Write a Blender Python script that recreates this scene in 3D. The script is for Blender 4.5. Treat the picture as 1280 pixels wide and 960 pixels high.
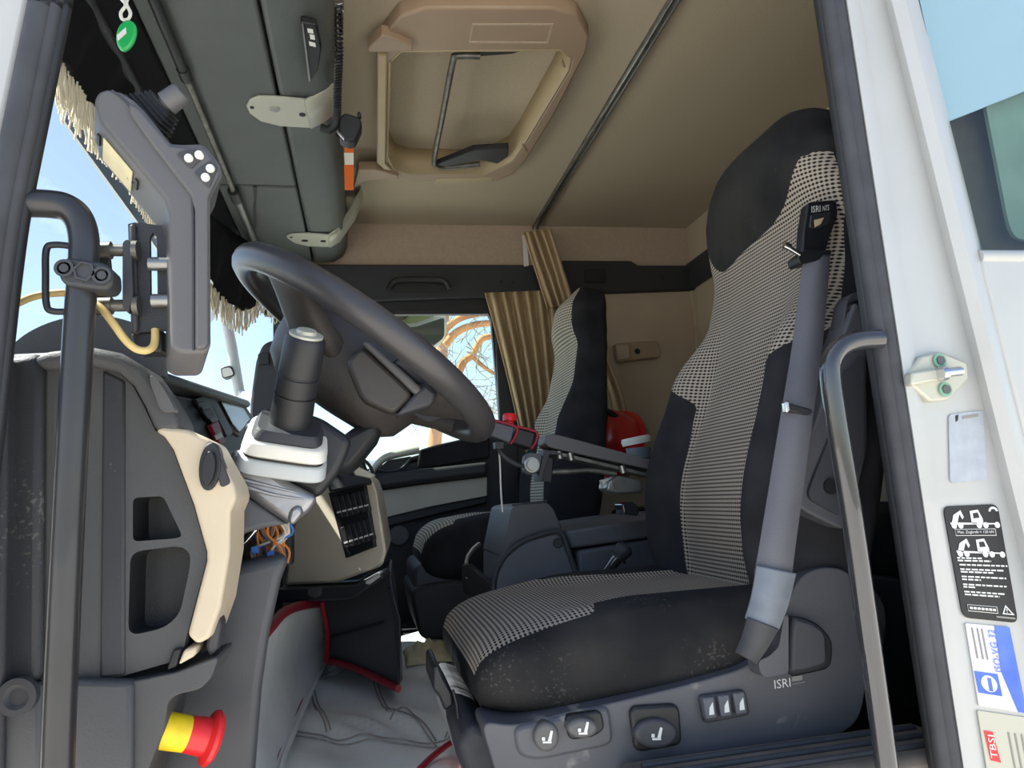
import bpy, bmesh, math, random
from mathutils import Vector, Matrix
random.seed(7)
for o in list(bpy.data.objects): bpy.data.objects.remove(o)
S = bpy.context.scene
COL = S.collection
V = Vector
# ------------------------------------------------------------------ camera
F = 920.0; CZ = 0.70
Yc = V((-185, -150, F)).normalized()
_a = V((-0.03, 1, 0)); Zc = (_a - _a.dot(Yc) * Yc).normalized()
Xc = Zc.cross(Yc)
if Xc.x < 0: Xc = -Xc
M = Matrix((Xc, Yc, Zc))                    # world = M @ (right, up, forward)
cam = bpy.data.objects.new('camera', bpy.data.cameras.new('camera')); COL.objects.link(cam)
cam.data.sensor_width = 36; cam.data.lens = F / 1280 * 36; cam.data.clip_start = 0.02
r_, u_, f_ = M.col[0], M.col[1], M.col[2]
cam.matrix_world = Matrix(((r_.x, u_.x, -f_.x, 0), (r_.y, u_.y, -f_.y, 0), (r_.z, u_.z, -f_.z, CZ), (0, 0, 0, 1)))
S.camera = cam
# ------------------------------------------------------------------ light
w = bpy.data.worlds.new('world'); S.world = w; w.use_nodes = True
nt = w.node_tree; bg = nt.nodes['Background']
sky = nt.nodes.new('ShaderNodeTexSky'); sky.sky_type = 'NISHITA'; sky.sun_disc = False
sky.sun_elevation = math.radians(56); sky.sun_rotation = math.radians(-72); sky.dust_density = 0.8; sky.air_density = 1.0; sky.ozone_density = 1.5
hsv = nt.nodes.new('ShaderNodeHueSaturation'); hsv.inputs['Saturation'].default_value = .86
nt.links.new(sky.outputs[0], hsv.inputs['Color']); nt.links.new(hsv.outputs[0], bg.inputs[0]); bg.inputs[1].default_value = 0.14
sl = bpy.data.lights.new('sun', 'SUN'); sl.energy = 8.0; sl.angle = 0.01; sl.color = (1.0, 0.955, 0.88)
so = bpy.data.objects.new('sun', sl); COL.objects.link(so)
so.rotation_euler = V((0.53, -0.17, -0.83)).to_track_quat('-Z', 'Y').to_euler()
S.view_settings.view_transform = 'Standard'; S.view_settings.look = 'None'
S.view_settings.gamma = 1; S.view_settings.use_curve_mapping = False
S.view_settings.exposure = 1.12

# ------------------------------------------------------------------ helpers
def at(px, py, Y=None, X=None, Z=None):
    v = M @ V(((px - 640) / F, (480 - py) / F, 1))
    t = Y / v.y if Y is not None else X / v.x if X is not None else (Z - CZ) / v.z
    p = v * t; p.z += CZ; return p
def PX(l, Y): return [at(p[0], p[1], p[2] if len(p) > 2 else Y) for p in l]
def lin(c):
    return tuple((x / 255 / 12.92 if x / 255 <= .04045 else ((x / 255 + .055) / 1.055) ** 2.4) for x in c)
MATS = {}
def mat(name, rgb, rough=.6, metal=0., noise=0., nscale=8., bump=0., bscale=200., rgb2=None, coat=0., spec=.5, lint=0., lscale=90.):
    m = bpy.data.materials.new(name); m.use_nodes = True; n = m.node_tree.nodes; L = m.node_tree.links
    b = n['Principled BSDF']; c = (*lin(rgb), 1)
    b.inputs['Base Color'].default_value = c; b.inputs['Roughness'].default_value = rough; b.inputs['Metallic'].default_value = metal
    b.inputs['Coat Weight'].default_value = coat; b.inputs['Specular IOR Level'].default_value = spec
    tc = n.new('ShaderNodeTexCoord')
    if noise or rgb2:
        t = n.new('ShaderNodeTexNoise'); t.inputs['Scale'].default_value = nscale; t.inputs['Detail'].default_value = 6
        L.new(tc.outputs['Object'], t.inputs['Vector'])
        r = n.new('ShaderNodeValToRGB'); r.color_ramp.elements[0].position = .35; r.color_ramp.elements[1].position = .68
        c2 = (*lin(rgb2), 1) if rgb2 else tuple(min(1, x * (1 + noise)) for x in c[:3]) + (1,)
        c1 = c if rgb2 else tuple(x * (1 - noise) for x in c[:3]) + (1,)
        r.color_ramp.elements[0].color = c1; r.color_ramp.elements[1].color = c2
        L.new(t.outputs[0], r.inputs[0]); L.new(r.outputs[0], b.inputs['Base Color'])
    if bump:
        t2 = n.new('ShaderNodeTexNoise'); t2.inputs['Scale'].default_value = bscale; t2.inputs['Detail'].default_value = 4
        L.new(tc.outputs['Object'], t2.inputs['Vector'])
        bp = n.new('ShaderNodeBump'); bp.inputs['Strength'].default_value = bump; bp.inputs['Distance'].default_value = .004
        L.new(t2.outputs[0], bp.inputs['Height']); L.new(bp.outputs[0], b.inputs['Normal'])
    if lint:
        t3 = n.new('ShaderNodeTexNoise'); t3.inputs['Scale'].default_value = lscale; t3.inputs['Detail'].default_value = 3; L.new(tc.outputs['Object'], t3.inputs['Vector'])
        t4 = n.new('ShaderNodeTexNoise'); t4.inputs['Scale'].default_value = 7; L.new(tc.outputs['Object'], t4.inputs['Vector'])
        mu = n.new('ShaderNodeMath'); mu.operation = 'MULTIPLY'; L.new(t3.outputs[0], mu.inputs[0]); L.new(t4.outputs[0], mu.inputs[1])
        rr = n.new('ShaderNodeValToRGB'); rr.color_ramp.elements[0].position = .395; rr.color_ramp.elements[1].position = .46; L.new(mu.outputs[0], rr.inputs[0])
        mm = n.new('ShaderNodeMath'); mm.operation = 'MULTIPLY'; L.new(rr.outputs[0], mm.inputs[0]); mm.inputs[1].default_value = lint
        mx = n.new('ShaderNodeMix'); mx.data_type = 'RGBA'; L.new(mm.outputs[0], mx.inputs[0])
        if b.inputs['Base Color'].links: L.new(b.inputs['Base Color'].links[0].from_socket, mx.inputs[6])
        else: mx.inputs[6].default_value = c
        mx.inputs[7].default_value = (*lin((176, 168, 156)), 1); L.new(mx.outputs[2], b.inputs['Base Color'])
    MATS[name] = m; return m
def glass(name, tint, gloss=.06):
    m = bpy.data.materials.new(name); m.use_nodes = True; n = m.node_tree.nodes; L = m.node_tree.links
    n.remove(n['Principled BSDF']); o = n['Material Output']
    a = n.new('ShaderNodeBsdfTransparent'); a.inputs[0].default_value = (*tint, 1)
    g = n.new('ShaderNodeBsdfGlossy'); g.inputs['Roughness'].default_value = .02
    lw = n.new('ShaderNodeLayerWeight'); lw.inputs[0].default_value = .5
    p5 = n.new('ShaderNodeMath'); p5.operation = 'POWER'; L.new(lw.outputs['Facing'], p5.inputs[0]); p5.inputs[1].default_value = 5
    fr = n.new('ShaderNodeMath'); fr.operation = 'MULTIPLY_ADD'; L.new(p5.outputs[0], fr.inputs[0]); fr.inputs[1].default_value = .5; fr.inputs[2].default_value = .04
    mx = n.new('ShaderNodeMixShader'); L.new(fr.outputs[0], mx.inputs[0]); L.new(a.outputs[0], mx.inputs[1]); L.new(g.outputs[0], mx.inputs[2]); L.new(mx.outputs[0], o.inputs[0])
    MATS[name] = m; return m
def fabric(name, ca, cb, per=.0068):
    """woven check: light threads crossed by dark lines, from UVs in metres"""
    m = bpy.data.materials.new(name); m.use_nodes = True; n = m.node_tree.nodes; L = m.node_tree.links
    b = n['Principled BSDF']; b.inputs['Roughness'].default_value = .95; b.inputs['Specular IOR Level'].default_value = .15
    uv = n.new('ShaderNodeUVMap'); sp = n.new('ShaderNodeSeparateXYZ'); L.new(uv.outputs[0], sp.inputs[0])
    def mth(op, a, bb=None):
        k = n.new('ShaderNodeMath'); k.operation = op
        for i, x in enumerate((a, bb)):
            if x is None: continue
            if isinstance(x, (int, float)): k.inputs[i].default_value = x
            else: L.new(x, k.inputs[i])
        return k.outputs[0]
    sx = mth('SINE', mth('MULTIPLY', sp.outputs[0], 6.2832 / per)); sy = mth('SINE', mth('MULTIPLY', sp.outputs[1], 6.2832 / per))
    v = mth('ADD', mth('MULTIPLY', sy, 1.0), mth('MULTIPLY', sx, .75))
    nz = n.new('ShaderNodeTexNoise'); nz.inputs['Scale'].default_value = 9; tc = n.new('ShaderNodeTexCoord'); L.new(tc.outputs['Object'], nz.inputs['Vector'])
    r = n.new('ShaderNodeValToRGB'); r.color_ramp.elements[0].position = .30; r.color_ramp.elements[1].position = .52
    L.new(mth('ADD', mth('MULTIPLY', v, .28), .5), r.inputs[0])
    r.color_ramp.elements[0].color = (*lin(cb), 1); r.color_ramp.elements[1].color = (*lin(ca), 1)
    mx = n.new('ShaderNodeMix'); mx.data_type = 'RGBA'; mx.blend_type = 'MULTIPLY'; mx.inputs[0].default_value = .5
    r2 = n.new('ShaderNodeValToRGB'); r2.color_ramp.elements[0].color = (.55, .55, .55, 1); L.new(nz.outputs[0], r2.inputs[0])
    L.new(r.outputs[0], mx.inputs[6]); L.new(r2.outputs[0], mx.inputs[7]); L.new(mx.outputs[2], b.inputs['Base Color'])
    MATS[name] = m; return m
mat('white_paint', (176, 177, 175), .28, coat=.5, noise=.05, nscale=5)
mat('rubber', (58, 59, 63), .62, noise=.15, nscale=30)
mat('black_plastic', (34, 35, 38), .48, bump=.15, bscale=500, noise=.15)
mat('dash_black', (50, 51, 55), .55, lint=.18, lscale=170, bump=.2, bscale=450, noise=.12, nscale=6)
mat('dash_grey', (74, 74, 75), .6, bump=.2, bscale=450, noise=.1, nscale=5)
mat('panel_dark', (70, 71, 75), .5, bump=.15, bscale=450, noise=.12, nscale=5)
mat('seat_plastic', (82, 82, 87), .5, lint=.45, lscale=25, bump=.12, bscale=500, noise=.12, nscale=7)
mat('console_plastic', (90, 91, 97), .55, bump=.1, bscale=500, noise=.1)
mat('control_grey', (88, 87, 88), .5, bump=.12, bscale=600)
mat('control_dark', (60, 60, 65), .55, bump=.12, bscale=600)
mat('beige_plastic', (204, 188, 162), .5, bump=.1, bscale=400, noise=.04)
mat('beige_panel', (222, 210, 188), .55, noise=.05)
mat('grey_panel', (204, 198, 182), .6, noise=.04)
mat('headliner', (186, 173, 150), .95, bump=.35, bscale=900, noise=.06, nscale=260, spec=.1)
mat('liner_brown', (184, 166, 148), .9, bump=.3, bscale=700, noise=.05, nscale=100, spec=.1)
mat('wall_brown', (186, 170, 150), .85, bump=.2, bscale=500, noise=.05, spec=.2)
mat('hatch_plastic', (160, 138, 116), .45, noise=.04)
mat('hatch_light', (178, 160, 126), .5, noise=.04)
mat('over_vinyl', (86, 91, 89), .55, bump=.25, bscale=500, noise=.08, nscale=8)
mat('trim_dark', (46, 48, 53), .6, bump=.15, bscale=500)
mat('cloth_black', (38, 38, 41), .95, bump=.3, bscale=900, rgb2=(50, 50, 53), nscale=14, spec=.15)
mat('cloth_black_worn', (36, 36, 38), .95, bump=.3, bscale=900, rgb2=(54, 53, 52), nscale=9, spec=.15, lint=.1, lscale=190)
mat('valance_black', (22, 22, 26), .9, bump=.2, bscale=300, spec=.2)
mat('fringe_cream', (214, 204, 182), .9)
mat('curtain_tan', (188, 167, 134), .9, bump=.15, bscale=600, spec=.15)
mat('mat_white', (244, 244, 240), .55, bump=.35, bscale=28, noise=.05, nscale=10)
mat('piping_red', (150, 22, 42), .5)
mat('seam_line', (168, 156, 150), .8)
mat('chrome', (205, 205, 208), .16, 1.)
mat('rail_black', (54, 55, 58), .16, .25, coat=1.)
mat('rail_left', (50, 50, 52), .34, .2, coat=.2, noise=.15, nscale=10)
mat('steel', (150, 150, 148), .35, .8, noise=.1)
mat('strap_silver', (186, 186, 172), .45, .25)
mat('steel_worn', (118, 116, 110), .45, .7, noise=.3, nscale=40)
mat('silver_tape', (156, 156, 160), .38, .75, bump=.5, bscale=22)
mat('white_tape', (224, 220, 210), .5, bump=.4, bscale=35)
mat('wheel_leather', (66, 64, 66), .34, bump=.1, bscale=300, noise=.1)
mat('wheel_plastic', (62, 58, 56), .48, bump=.2, bscale=500)
mat('red_plastic', (224, 40, 44), .35)
mat('yellow_plastic', (240, 206, 30), .5, noise=.1, nscale=60)
mat('helmet_red', (206, 32, 34), .28, coat=.4)
mat('orange', (222, 108, 40), .5)
mat('white_label', (228, 226, 216), .5)
mat('cream_label', (226, 214, 170), .5, noise=.06, nscale=60)
mat('green_tag', (30, 170, 84), .4, coat=.4)
mat('hose_beige', (198, 172, 112), .55, noise=.1, nscale=30)
mat('print_white', (226, 226, 222), .6)
mat('print_black', (24, 24, 28), .5)
mat('print_grey', (140, 138, 132), .6)
mat('sticker_blue', (44, 86, 190), .4, rgb2=(92, 130, 214), nscale=12)
mat('sticker_lilac', (214, 212, 218), .45)
mat('sticker_grey', (186, 184, 168), .5)
mat('blurred_grey', (168, 174, 182), .6, noise=.08, nscale=60)
mat('lining_dark', (78, 67, 52), .9, noise=.15, nscale=40)
mat('visor_grey', (190, 196, 196), .4)
mat('reflection_blue', (176, 190, 208), .8)
mat('pane_green', (116, 132, 120), .8, noise=.15, nscale=14)
mat('belt_grey', (98, 98, 104), .7, bump=.3, bscale=700, noise=.06)
mat('sleeve_clear', (116, 122, 130), .5, noise=.15, nscale=30)
mat('green_washer', (120, 168, 146), .5)
mat('wire_blue', (60, 120, 200), .5); mat('wire_orange', (214, 130, 60), .5); mat('wire_white', (214, 208, 200), .5); mat('wire_brown', (120, 78, 56), .5); mat('wire_grey', (130, 134, 138), .5)
mat('screen_glass', (64, 70, 58), .25, coat=.3)
mat('ground', (188, 184, 176), .9, noise=.12, nscale=.6)
mat('bark', (196, 140, 92), .9, rgb2=(150, 104, 70), nscale=3, bump=.5, bscale=12)
mat('twig', (126, 118, 96), .9)
mat('mirror_green', (128, 140, 92), .9)
mat('house_white', (232, 232, 228), .8)
mat('car_blue', (74, 150, 226), .3, coat=.5)
mat('mirror_glass', (190, 194, 170), .08, 1.)
mat('mirror_shell', (186, 190, 190), .5)
glass('windscreen_glass', (.90, .93, .94)); glass('side_glass', (.90, .96, .95))
fabric('check', (180, 168, 154), (44, 41, 39)); fabric('check_pass', (196, 190, 176), (80, 77, 71), .010)

def sst(x): x = max(0, min(1, x)); return x * x * (3 - 2 * x)
def root_of(o):
    while o.parent: o = o.parent
    return o
ALL = []
def tag(o, label, cat, group=None, kind=None):
    o['label'] = label
    if cat: o['category'] = cat
    if group: o['group'] = group
    if kind: o['kind'] = kind
    return o
def thing(name, label, cat, loc, group=None):
    o = bpy.data.objects.new(name, None); o.empty_display_size = .05; COL.objects.link(o); o.location = loc
    return tag(o, label, cat, group)
def mk(name, vs, fs, m, parent=None, smooth=None, bevel=0, seg=2, uvs=None, struct=False, fixn=True):
    vs = [V(v) for v in vs]
    if parent: off = V(root_of(parent).location)
    else:
        off = V((sum(v.x for v in vs) / len(vs), sum(v.y for v in vs) / len(vs), min(v.z for v in vs)))
    me = bpy.data.meshes.new(name); me.from_pydata([v - off for v in vs], [], fs)
    if uvs:
        ul = me.uv_layers.new(name='UVMap')
        for lp in me.loops: ul.data[lp.index].uv = uvs[lp.vertex_index]
    if fixn:
        b = bmesh.new(); b.from_mesh(me); bmesh.ops.recalc_face_normals(b, faces=b.faces); b.to_mesh(me); b.free()
    me.materials.append(MATS[m] if isinstance(m, str) else m)
    o = bpy.data.objects.new(name, me); COL.objects.link(o)
    if parent: o.parent = parent
    else: o.location = off
    if smooth is not None:
        me.shade_smooth(); me.set_sharp_from_angle(angle=math.radians(smooth))
    if bevel:
        md = o.modifiers.new('bevel', 'BEVEL'); md.width = bevel; md.segments = seg; md.limit_method = 'ANGLE'; md.angle_limit = math.radians(30)
        me.shade_smooth(); me.set_sharp_from_angle(angle=math.radians(50))
    if struct: o['kind'] = 'structure'
    return o
class MB:
    def __init__(s): s.v = []; s.f = []
    def add(s, vs, fs):
        n = len(s.v); s.v += [V(v) for v in vs]; s.f += [[i + n for i in f] for f in fs]; return s
    def slab(s, pts, vec):
        n = len(pts); vec = V(vec)
        a = [V(p) for p in pts]; b = [p + vec for p in a]
        return s.add(a + b, [list(range(n)), list(range(2 * n - 1, n - 1, -1))] + [[i, (i + 1) % n, n + (i + 1) % n, n + i] for i in range(n)])
    def box(s, c, sx, sy, sz, R=None):
        c = V(c); q = []
        for z in (-1, 1):
            for y in (-1, 1):
                for x in (-1, 1):
                    d = V((x * sx / 2, y * sy / 2, z * sz / 2)); q.append(c + (R @ d if R else d))
        return s.add(q, [[0, 2, 3, 1], [4, 5, 7, 6], [0, 1, 5, 4], [2, 6, 7, 3], [0, 4, 6, 2], [1, 3, 7, 5]])
    def tube(s, path, r, n=12, smooth=0, closed=False):
        p = [V(x) for x in path]
        if smooth: p = catmull(p, smooth, closed)
        N = len(p); rr = r if isinstance(r, (list, tuple)) else None
        rings = []; up = None
        for i in range(N):
            if closed: t = p[(i + 1) % N] - p[i - 1]
            else: t = p[min(i + 1, N - 1)] - p[max(i - 1, 0)]
            t = t.normalized() if t.length > 1e-9 else V((0, 0, 1))
            if up is None:
                up = V((0, 0, 1)) if abs(t.z) < .9 else V((1, 0, 0))
            e = (up - up.dot(t) * t).normalized(); up = e; g = t.cross(e)
            R = (rr[0] + (rr[1] - rr[0]) * i / max(1, N - 1)) if rr and len(rr) == 2 else rr[i] if rr else r
            rings.append([p[i] + R * (math.cos(2 * math.pi * k / n) * e + math.sin(2 * math.pi * k / n) * g) for k in range(n)])
        return s.rings(rings, not closed, closed)
    def rings(s, rings, caps=True, closed=False):
        n = len(rings[0]); N = len(rings); vs = [x for r in rings for x in r]; fs = []
        for i in range(N if closed else N - 1):
            j = (i + 1) % N
            for k in range(n): fs.append([i * n + k, i * n + (k + 1) % n, j * n + (k + 1) % n, j * n + k])
        if caps: fs += [list(range(n - 1, -1, -1)), list(range((N - 1) * n, N * n))]
        return s.add(vs, fs)
    def lathe(s, prof, o, ax, n=24):
        o = V(o); ax = V(ax).normalized(); e = ax.orthogonal().normalized(); g = ax.cross(e)
        return s.rings([[o + ax * h + max(r, 1e-5) * (math.cos(2 * math.pi * k / n) * e + math.sin(2 * math.pi * k / n) * g) for k in range(n)] for r, h in prof])
    def grid(s, rows):
        n = len(rows[0]); vs = [x for r in rows for x in r]
        return s.add(vs, [[i * n + k, i * n + k + 1, (i + 1) * n + k + 1, (i + 1) * n + k] for i in range(len(rows) - 1) for k in range(n - 1)])
    def build(s, name, m, parent=None, **k): return mk(name, s.v, s.f, m, parent, **k)
def catmull(p, n, closed=False):
    out = []; N = len(p)
    for i in range(N if closed else N - 1):
        if closed: a, b, c, d = p[i - 1], p[i], p[(i + 1) % N], p[(i + 2) % N]
        else: a, b, c, d = p[max(i - 1, 0)], p[i], p[i + 1], p[min(i + 2, N - 1)]
        for k in range(n):
            t = k / n
            out.append(.5 * ((2 * b) + (c - a) * t + (2 * a - 5 * b + 4 * c - d) * t * t + (3 * b - a - 3 * c + d) * t ** 3))
    if not closed: out.append(p[-1])
    return out
def slab(name, pts, vec, m, parent=None, bevel=.003, **k): return MB().slab(pts, vec).build(name, m, parent, bevel=bevel, **k)
def tube(name, path, r, m, parent=None, n=12, smooth=6, closed=False, **k): return MB().tube(path, r, n, smooth, closed).build(name, m, parent, smooth=50, **k)
def lathe(name, prof, o, ax, m, parent=None, n=24, **k): return MB().lathe(prof, o, ax, n).build(name, m, parent, smooth=40, **k)
def solid(o, t, off=0):
    md = o.modifiers.new('solid', 'SOLIDIFY'); md.thickness = t; md.offset = off; return o
def holed(name, outer, holes, vec, m, parent=None, bevel=0, **k):
    """flat plate with holes (outer and holes: coplanar 3D loops), given depth by vec"""
    b = bmesh.new(); es = []
    for lp in [outer] + holes:
        vs = [b.verts.new(p) for p in lp]
        es += [b.edges.new((vs[i], vs[(i + 1) % len(vs)])) for i in range(len(vs))]
    bmesh.ops.triangle_fill(b, use_beauty=True, edges=es)
    r = bmesh.ops.extrude_face_region(b, geom=list(b.faces))
    bmesh.ops.translate(b, verts=[x for x in r['geom'] if isinstance(x, bmesh.types.BMVert)], vec=V(vec))
    b.verts.index_update()
    vs = [v.co.copy() for v in b.verts]; fs = [[v.index for v in f.verts] for f in b.faces]; b.free()
    return mk(name, vs, fs, m, parent, bevel=bevel, **k)
def rnd(pts, r, n=4):
    """round the corners of a polygon"""
    out = []; N = len(pts); pts = [V(p) for p in pts]
    for i in range(N):
        a, b, c = pts[i - 1], pts[i], pts[(i + 1) % N]
        ra = min(r, (a - b).length * .45); rc = min(r, (c - b).length * .45)
        p, q = b + (a - b).normalized() * ra, b + (c - b).normalized() * rc
        for k in range(n + 1):
            t = k / n; out.append((1 - t) ** 2 * p + 2 * t * (1 - t) * b + t * t * q)
    return out
def textmesh(body):
    cu = bpy.data.curves.new('t', 'FONT'); cu.body = body; cu.size = 1; cu.resolution_u = 2
    o = bpy.data.objects.new('t', cu); COL.objects.link(o)
    dg = bpy.context.evaluated_depsgraph_get(); me = bpy.data.meshes.new_from_object(o.evaluated_get(dg))
    vs = [v.co.copy() for v in me.vertices]; fs = [list(p.vertices) for p in me.polygons]
    bpy.data.objects.remove(o); bpy.data.curves.remove(cu); bpy.data.meshes.remove(me)
    x0 = min(v.x for v in vs); x1 = max(v.x for v in vs); y0 = min(v.y for v in vs); y1 = max(v.y for v in vs)
    return [((v.x - x0) / (x1 - x0), (v.y - y0) / (y1 - y0)) for v in vs], fs
def text(name, body, quad, m, parent, lift=V((0, -.0006, 0))):
    """flat lettering fitted to the 3D quad (top left, top right, bottom right, bottom left)"""
    uv, fs = textmesh(body); tl, tr, br, bl = [V(q) for q in quad]
    vs = [(bl * (1 - u) + br * u) * (1 - v) + (tl * (1 - u) + tr * u) * v + lift for u, v in uv]
    return mk(name, vs, fs, m, parent)

YN, YF, XR, ZC = .80, 2.95, 1.46, 1.84      # near door plane, far wall, rear wall, ceiling
# ================================================================== SETTING
st = dict(struct=True)
slab('floor', [(-.5, .84, .25), (XR, .84, .25), (XR, YF, .25), (-.5, YF, .25)], (0, 0, -.05), 'cloth_black', bevel=0, **st)
# ceiling with the hatch opening
HZ = 1.80
h_out = [(478, 48), (500, 20), (532, 10), (690, 10), (722, 20), (736, 45), (732, 68), (692, 146), (658, 200), (640, 219), (618, 227), (512, 227), (488, 216), (472, 205), (472, 75)]
h_in = [(487, 78), (502, 65), (700, 63), (714, 73), (711, 88), (654, 183), (640, 202), (606, 219), (512, 218), (492, 212), (484, 196)]
H_out = [at(*p, Z=HZ) for p in h_out]; H_in = [at(*p, Z=HZ) for p in h_in]
up = lambda pts, z: [V((p.x, p.y, z)) for p in pts]
holed('ceiling', [V(p) for p in ((-.42, .84, ZC), (XR, .84, ZC), (XR, YF, ZC), (-.42, YF, ZC))], [up(H_in, ZC)], (0, 0, .03), 'headliner', **st)
slab('wall_rear', [(XR, .84, .2), (XR, YF, .2), (XR, YF, ZC + .02), (XR, .84, ZC + .02)], (.03, 0, 0), 'headliner', bevel=0, **st)
slab('trim_1', [(XR, .86, 1.55), (XR, YF, 1.55), (XR, YF, 1.67), (XR, .86, 1.67)], (-.025, 0, 0), 'trim_dark', bevel=.008, **st)
# far side: brown liner above, dark trim, sleeper wall behind the door
zt0, zt1 = 1.49, 1.655
slab('wall_far', [(-.42, YF, zt1 - .02), (XR, YF, zt1 - .02), (XR, YF, ZC + .02), (-.42, YF, ZC + .02)], (0, .03, 0), 'liner_brown', bevel=0, **st)
slab('wall_far_sleeper', [(.66, YF, .2), (XR, YF, .2), (XR, YF, zt1), (.66, YF, zt1)], (0, .03, 0), 'wall_brown', bevel=0, **st)
t2 = slab('trim_2', [(-.42, YF, zt0), (XR, YF, zt0 + .055), (XR, YF, zt1), (1.2, YF, zt1), (1.17, YF, zt1 + .02), (.86, YF, zt1 + .02), (.84, YF, zt1), (-.42, YF, zt1)], (0, -.035, 0), 'trim_dark', bevel=.006, **st)
hb = MB().tube(PX([(486, 362), (492, 352), (505, 349), (545, 349), (557, 352), (562, 362)], YF - .06), .012, 10, 4)
hb.build('grab_handle', 'black_plastic', t2, smooth=50)
slab('handle_recess', rnd(PX([(490, 353), (558, 353), (556, 366), (492, 366)], YF - .037), .01), (0, .001, 0), 'black_plastic', t2, bevel=0)
slab('latch', rnd(PX([(731, 336), (757, 336), (757, 353), (731, 353)], YF - .048), .012), (0, .012, 0), 'black_plastic', t2)
for p in ((627, 352), (642, 353), (829, 347)): lathe('screw', [(0, 0), (.008, 0), (.008, .004), (0, .004)], at(*p, YF - .04), (0, 1, 0), 'print_black', t2, n=10)
# far B pillar
slab('trim_3', PX([(618, 385), (640, 385), (652, 660), (630, 660)], YF - .02), (0, .03, 0), 'black_plastic', bevel=.006, **st)
slab('trim_4', PX([(640, 385), (664, 385), (668, 700), (652, 700)], YF - .01), (0, .03, 0), 'trim_dark', bevel=.004, **st)
# sleeper lamp recess in the far wall
lm = thing('reading_lamp', 'brown rectangular lamp in a moulded recess of the sleeper wall', 'lamp', at(797, 455, YF))
holed('recess_frame', PX(rnd([V(p) for p in ((762, 396, 0), (831, 393, 0), (833, 455, 0), (766, 456, 0))], 6), YF - .012), [PX(rnd([V(p) for p in ((768, 401, 0), (826, 398, 0), (827, 450, 0), (771, 451, 0))], 5), YF - .012)], (0, .012, 0), 'wall_brown', lm)
slab('lamp_body', rnd(PX([(769, 429), (823, 426), (826, 446), (773, 452)], YF - .05), .012), (0, .045, 0), 'hatch_plastic', lm, bevel=.004)
slab('switch', rnd(PX([(771, 432), (786, 431), (788, 447), (774, 449)], YF - .056), .006), (0, .01, 0), 'liner_brown', lm, bevel=.002)
lathe('socket', [(0, 0), (.012, 0), (.012, .004), (0, .004)], at(797, 439, YF - .053), (0, 1, 0), 'print_black', lm, n=12)
slab('trim_5', [(XR - .015, YF - .02, .3), (XR + .01, YF - .02, .3), (XR + .01, YF - .02, 1.56), (XR - .015, YF - .02, 1.56)], (0, .02, 0), 'headliner', bevel=.004, **st)

# far door with window
dr = thing('door_1', 'passenger door with cream insert and silver pull handle below the window', 'door', (.1, YF, .25)); del dr['category']; dr['kind'] = 'structure'
dtop = [(330, 625), (400, 605), (470, 583), (622, 541), (652, 535)]
slab('door_panel', PX(dtop + [(655, 820), (330, 820)], YF), (0, .05, 0), 'trim_dark', dr, bevel=.004)
slab('top_pad', PX([(525, 562), (545, 556), (612, 541), (612, 572), (545, 583), (522, 584)], YF - .035), (0, .035, 0), 'cloth_black', dr, bevel=.006)
slab('arm_ledge', PX([(456, 594), (520, 587), (610, 577), (610, 594), (520, 604), (456, 613)], YF - .07), (0, .07, 0), 'dash_black', dr, bevel=.016, seg=4)
slab('cream_insert', PX([(458, 616), (520, 607), (609, 596), (609, 620), (540, 633), (470, 650)], YF - .02), (0, .02, 0), 'grey_panel', dr, bevel=.003)
slab('lower_ledge', PX([(470, 651), (540, 634), (609, 621), (609, 629), (540, 645), (471, 662)], YF - .03), (0, .03, 0), 'black_plastic', dr, bevel=.006)
tube('pull_handle', PX([(460, 602), (466, 588), (480, 573), (500, 567), (524, 562)], YF - .06), [.012, .016, .016, .014, .012][:2], 'strap_silver', dr)
tube('handle_grip', PX([(472, 588), (488, 589), (503, 585), (514, 573)], YF - .05), .006, 'dash_black', dr)
slab('handle_cup', PX([(472, 587), (485, 575), (514, 570), (510, 581), (500, 587)], YF - .02), (0, .015, 0), 'black_plastic', dr, bevel=.003)
lathe('door_speaker', [(0, 0), (.036, 0), (.04, .006), (.04, .02), (0, .02)], at(499, 669, YF - .025), (0, 1, 0), 'control_grey', dr)
wo = PX([(352, 388), (600, 386), (609, 390), (614, 400), (626, 545), (470, 587), (352, 617)], YF)
slab('trim_9', PX([(330, 368), (640, 364), (640, 392), (330, 394)], YF + .004), (0, .03, 0), 'black_plastic', bevel=0, **st)
w1 = thing('window_1', 'passenger door window with black rubber frame', 'window', (.1, YF, .8)); del w1['category']; w1['kind'] = 'structure'
wi = [p for p in wo]
c0 = sum(wo, V((0, 0, 0))) / len(wo)
holed('window_frame', [c0 + (p - c0) * 1.06 + V((0, 0, .008)) for p in wo], [wo], (0, .03, 0), 'black_plastic', w1)
slab('pane', [p + V((0, .02, 0)) for p in wo], (0, .004, 0), 'side_glass', w1, bevel=0)

# windscreen: bowed between the A pillars
w2 = thing('window_2', 'wide bowed windscreen above the dashboard', 'window', (-.7, 1.85, .85)); del w2['category']; w2['kind'] = 'structure'
def wsx(Y, z): return -.72 + .36 * abs((Y - 1.87) / 1.08) ** 3.2 + .12 * (z - .85)
rows = [[V((wsx(.80 + 2.14 * k / 24, z), .80 + 2.14 * k / 24, z)) for k in range(25)] for z in (.80, 1.0, 1.2, 1.4, 1.6, 1.8)]
solid(MB().grid(rows).build('pane', 'windscreen_glass', w2, smooth=60), .005)
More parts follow.
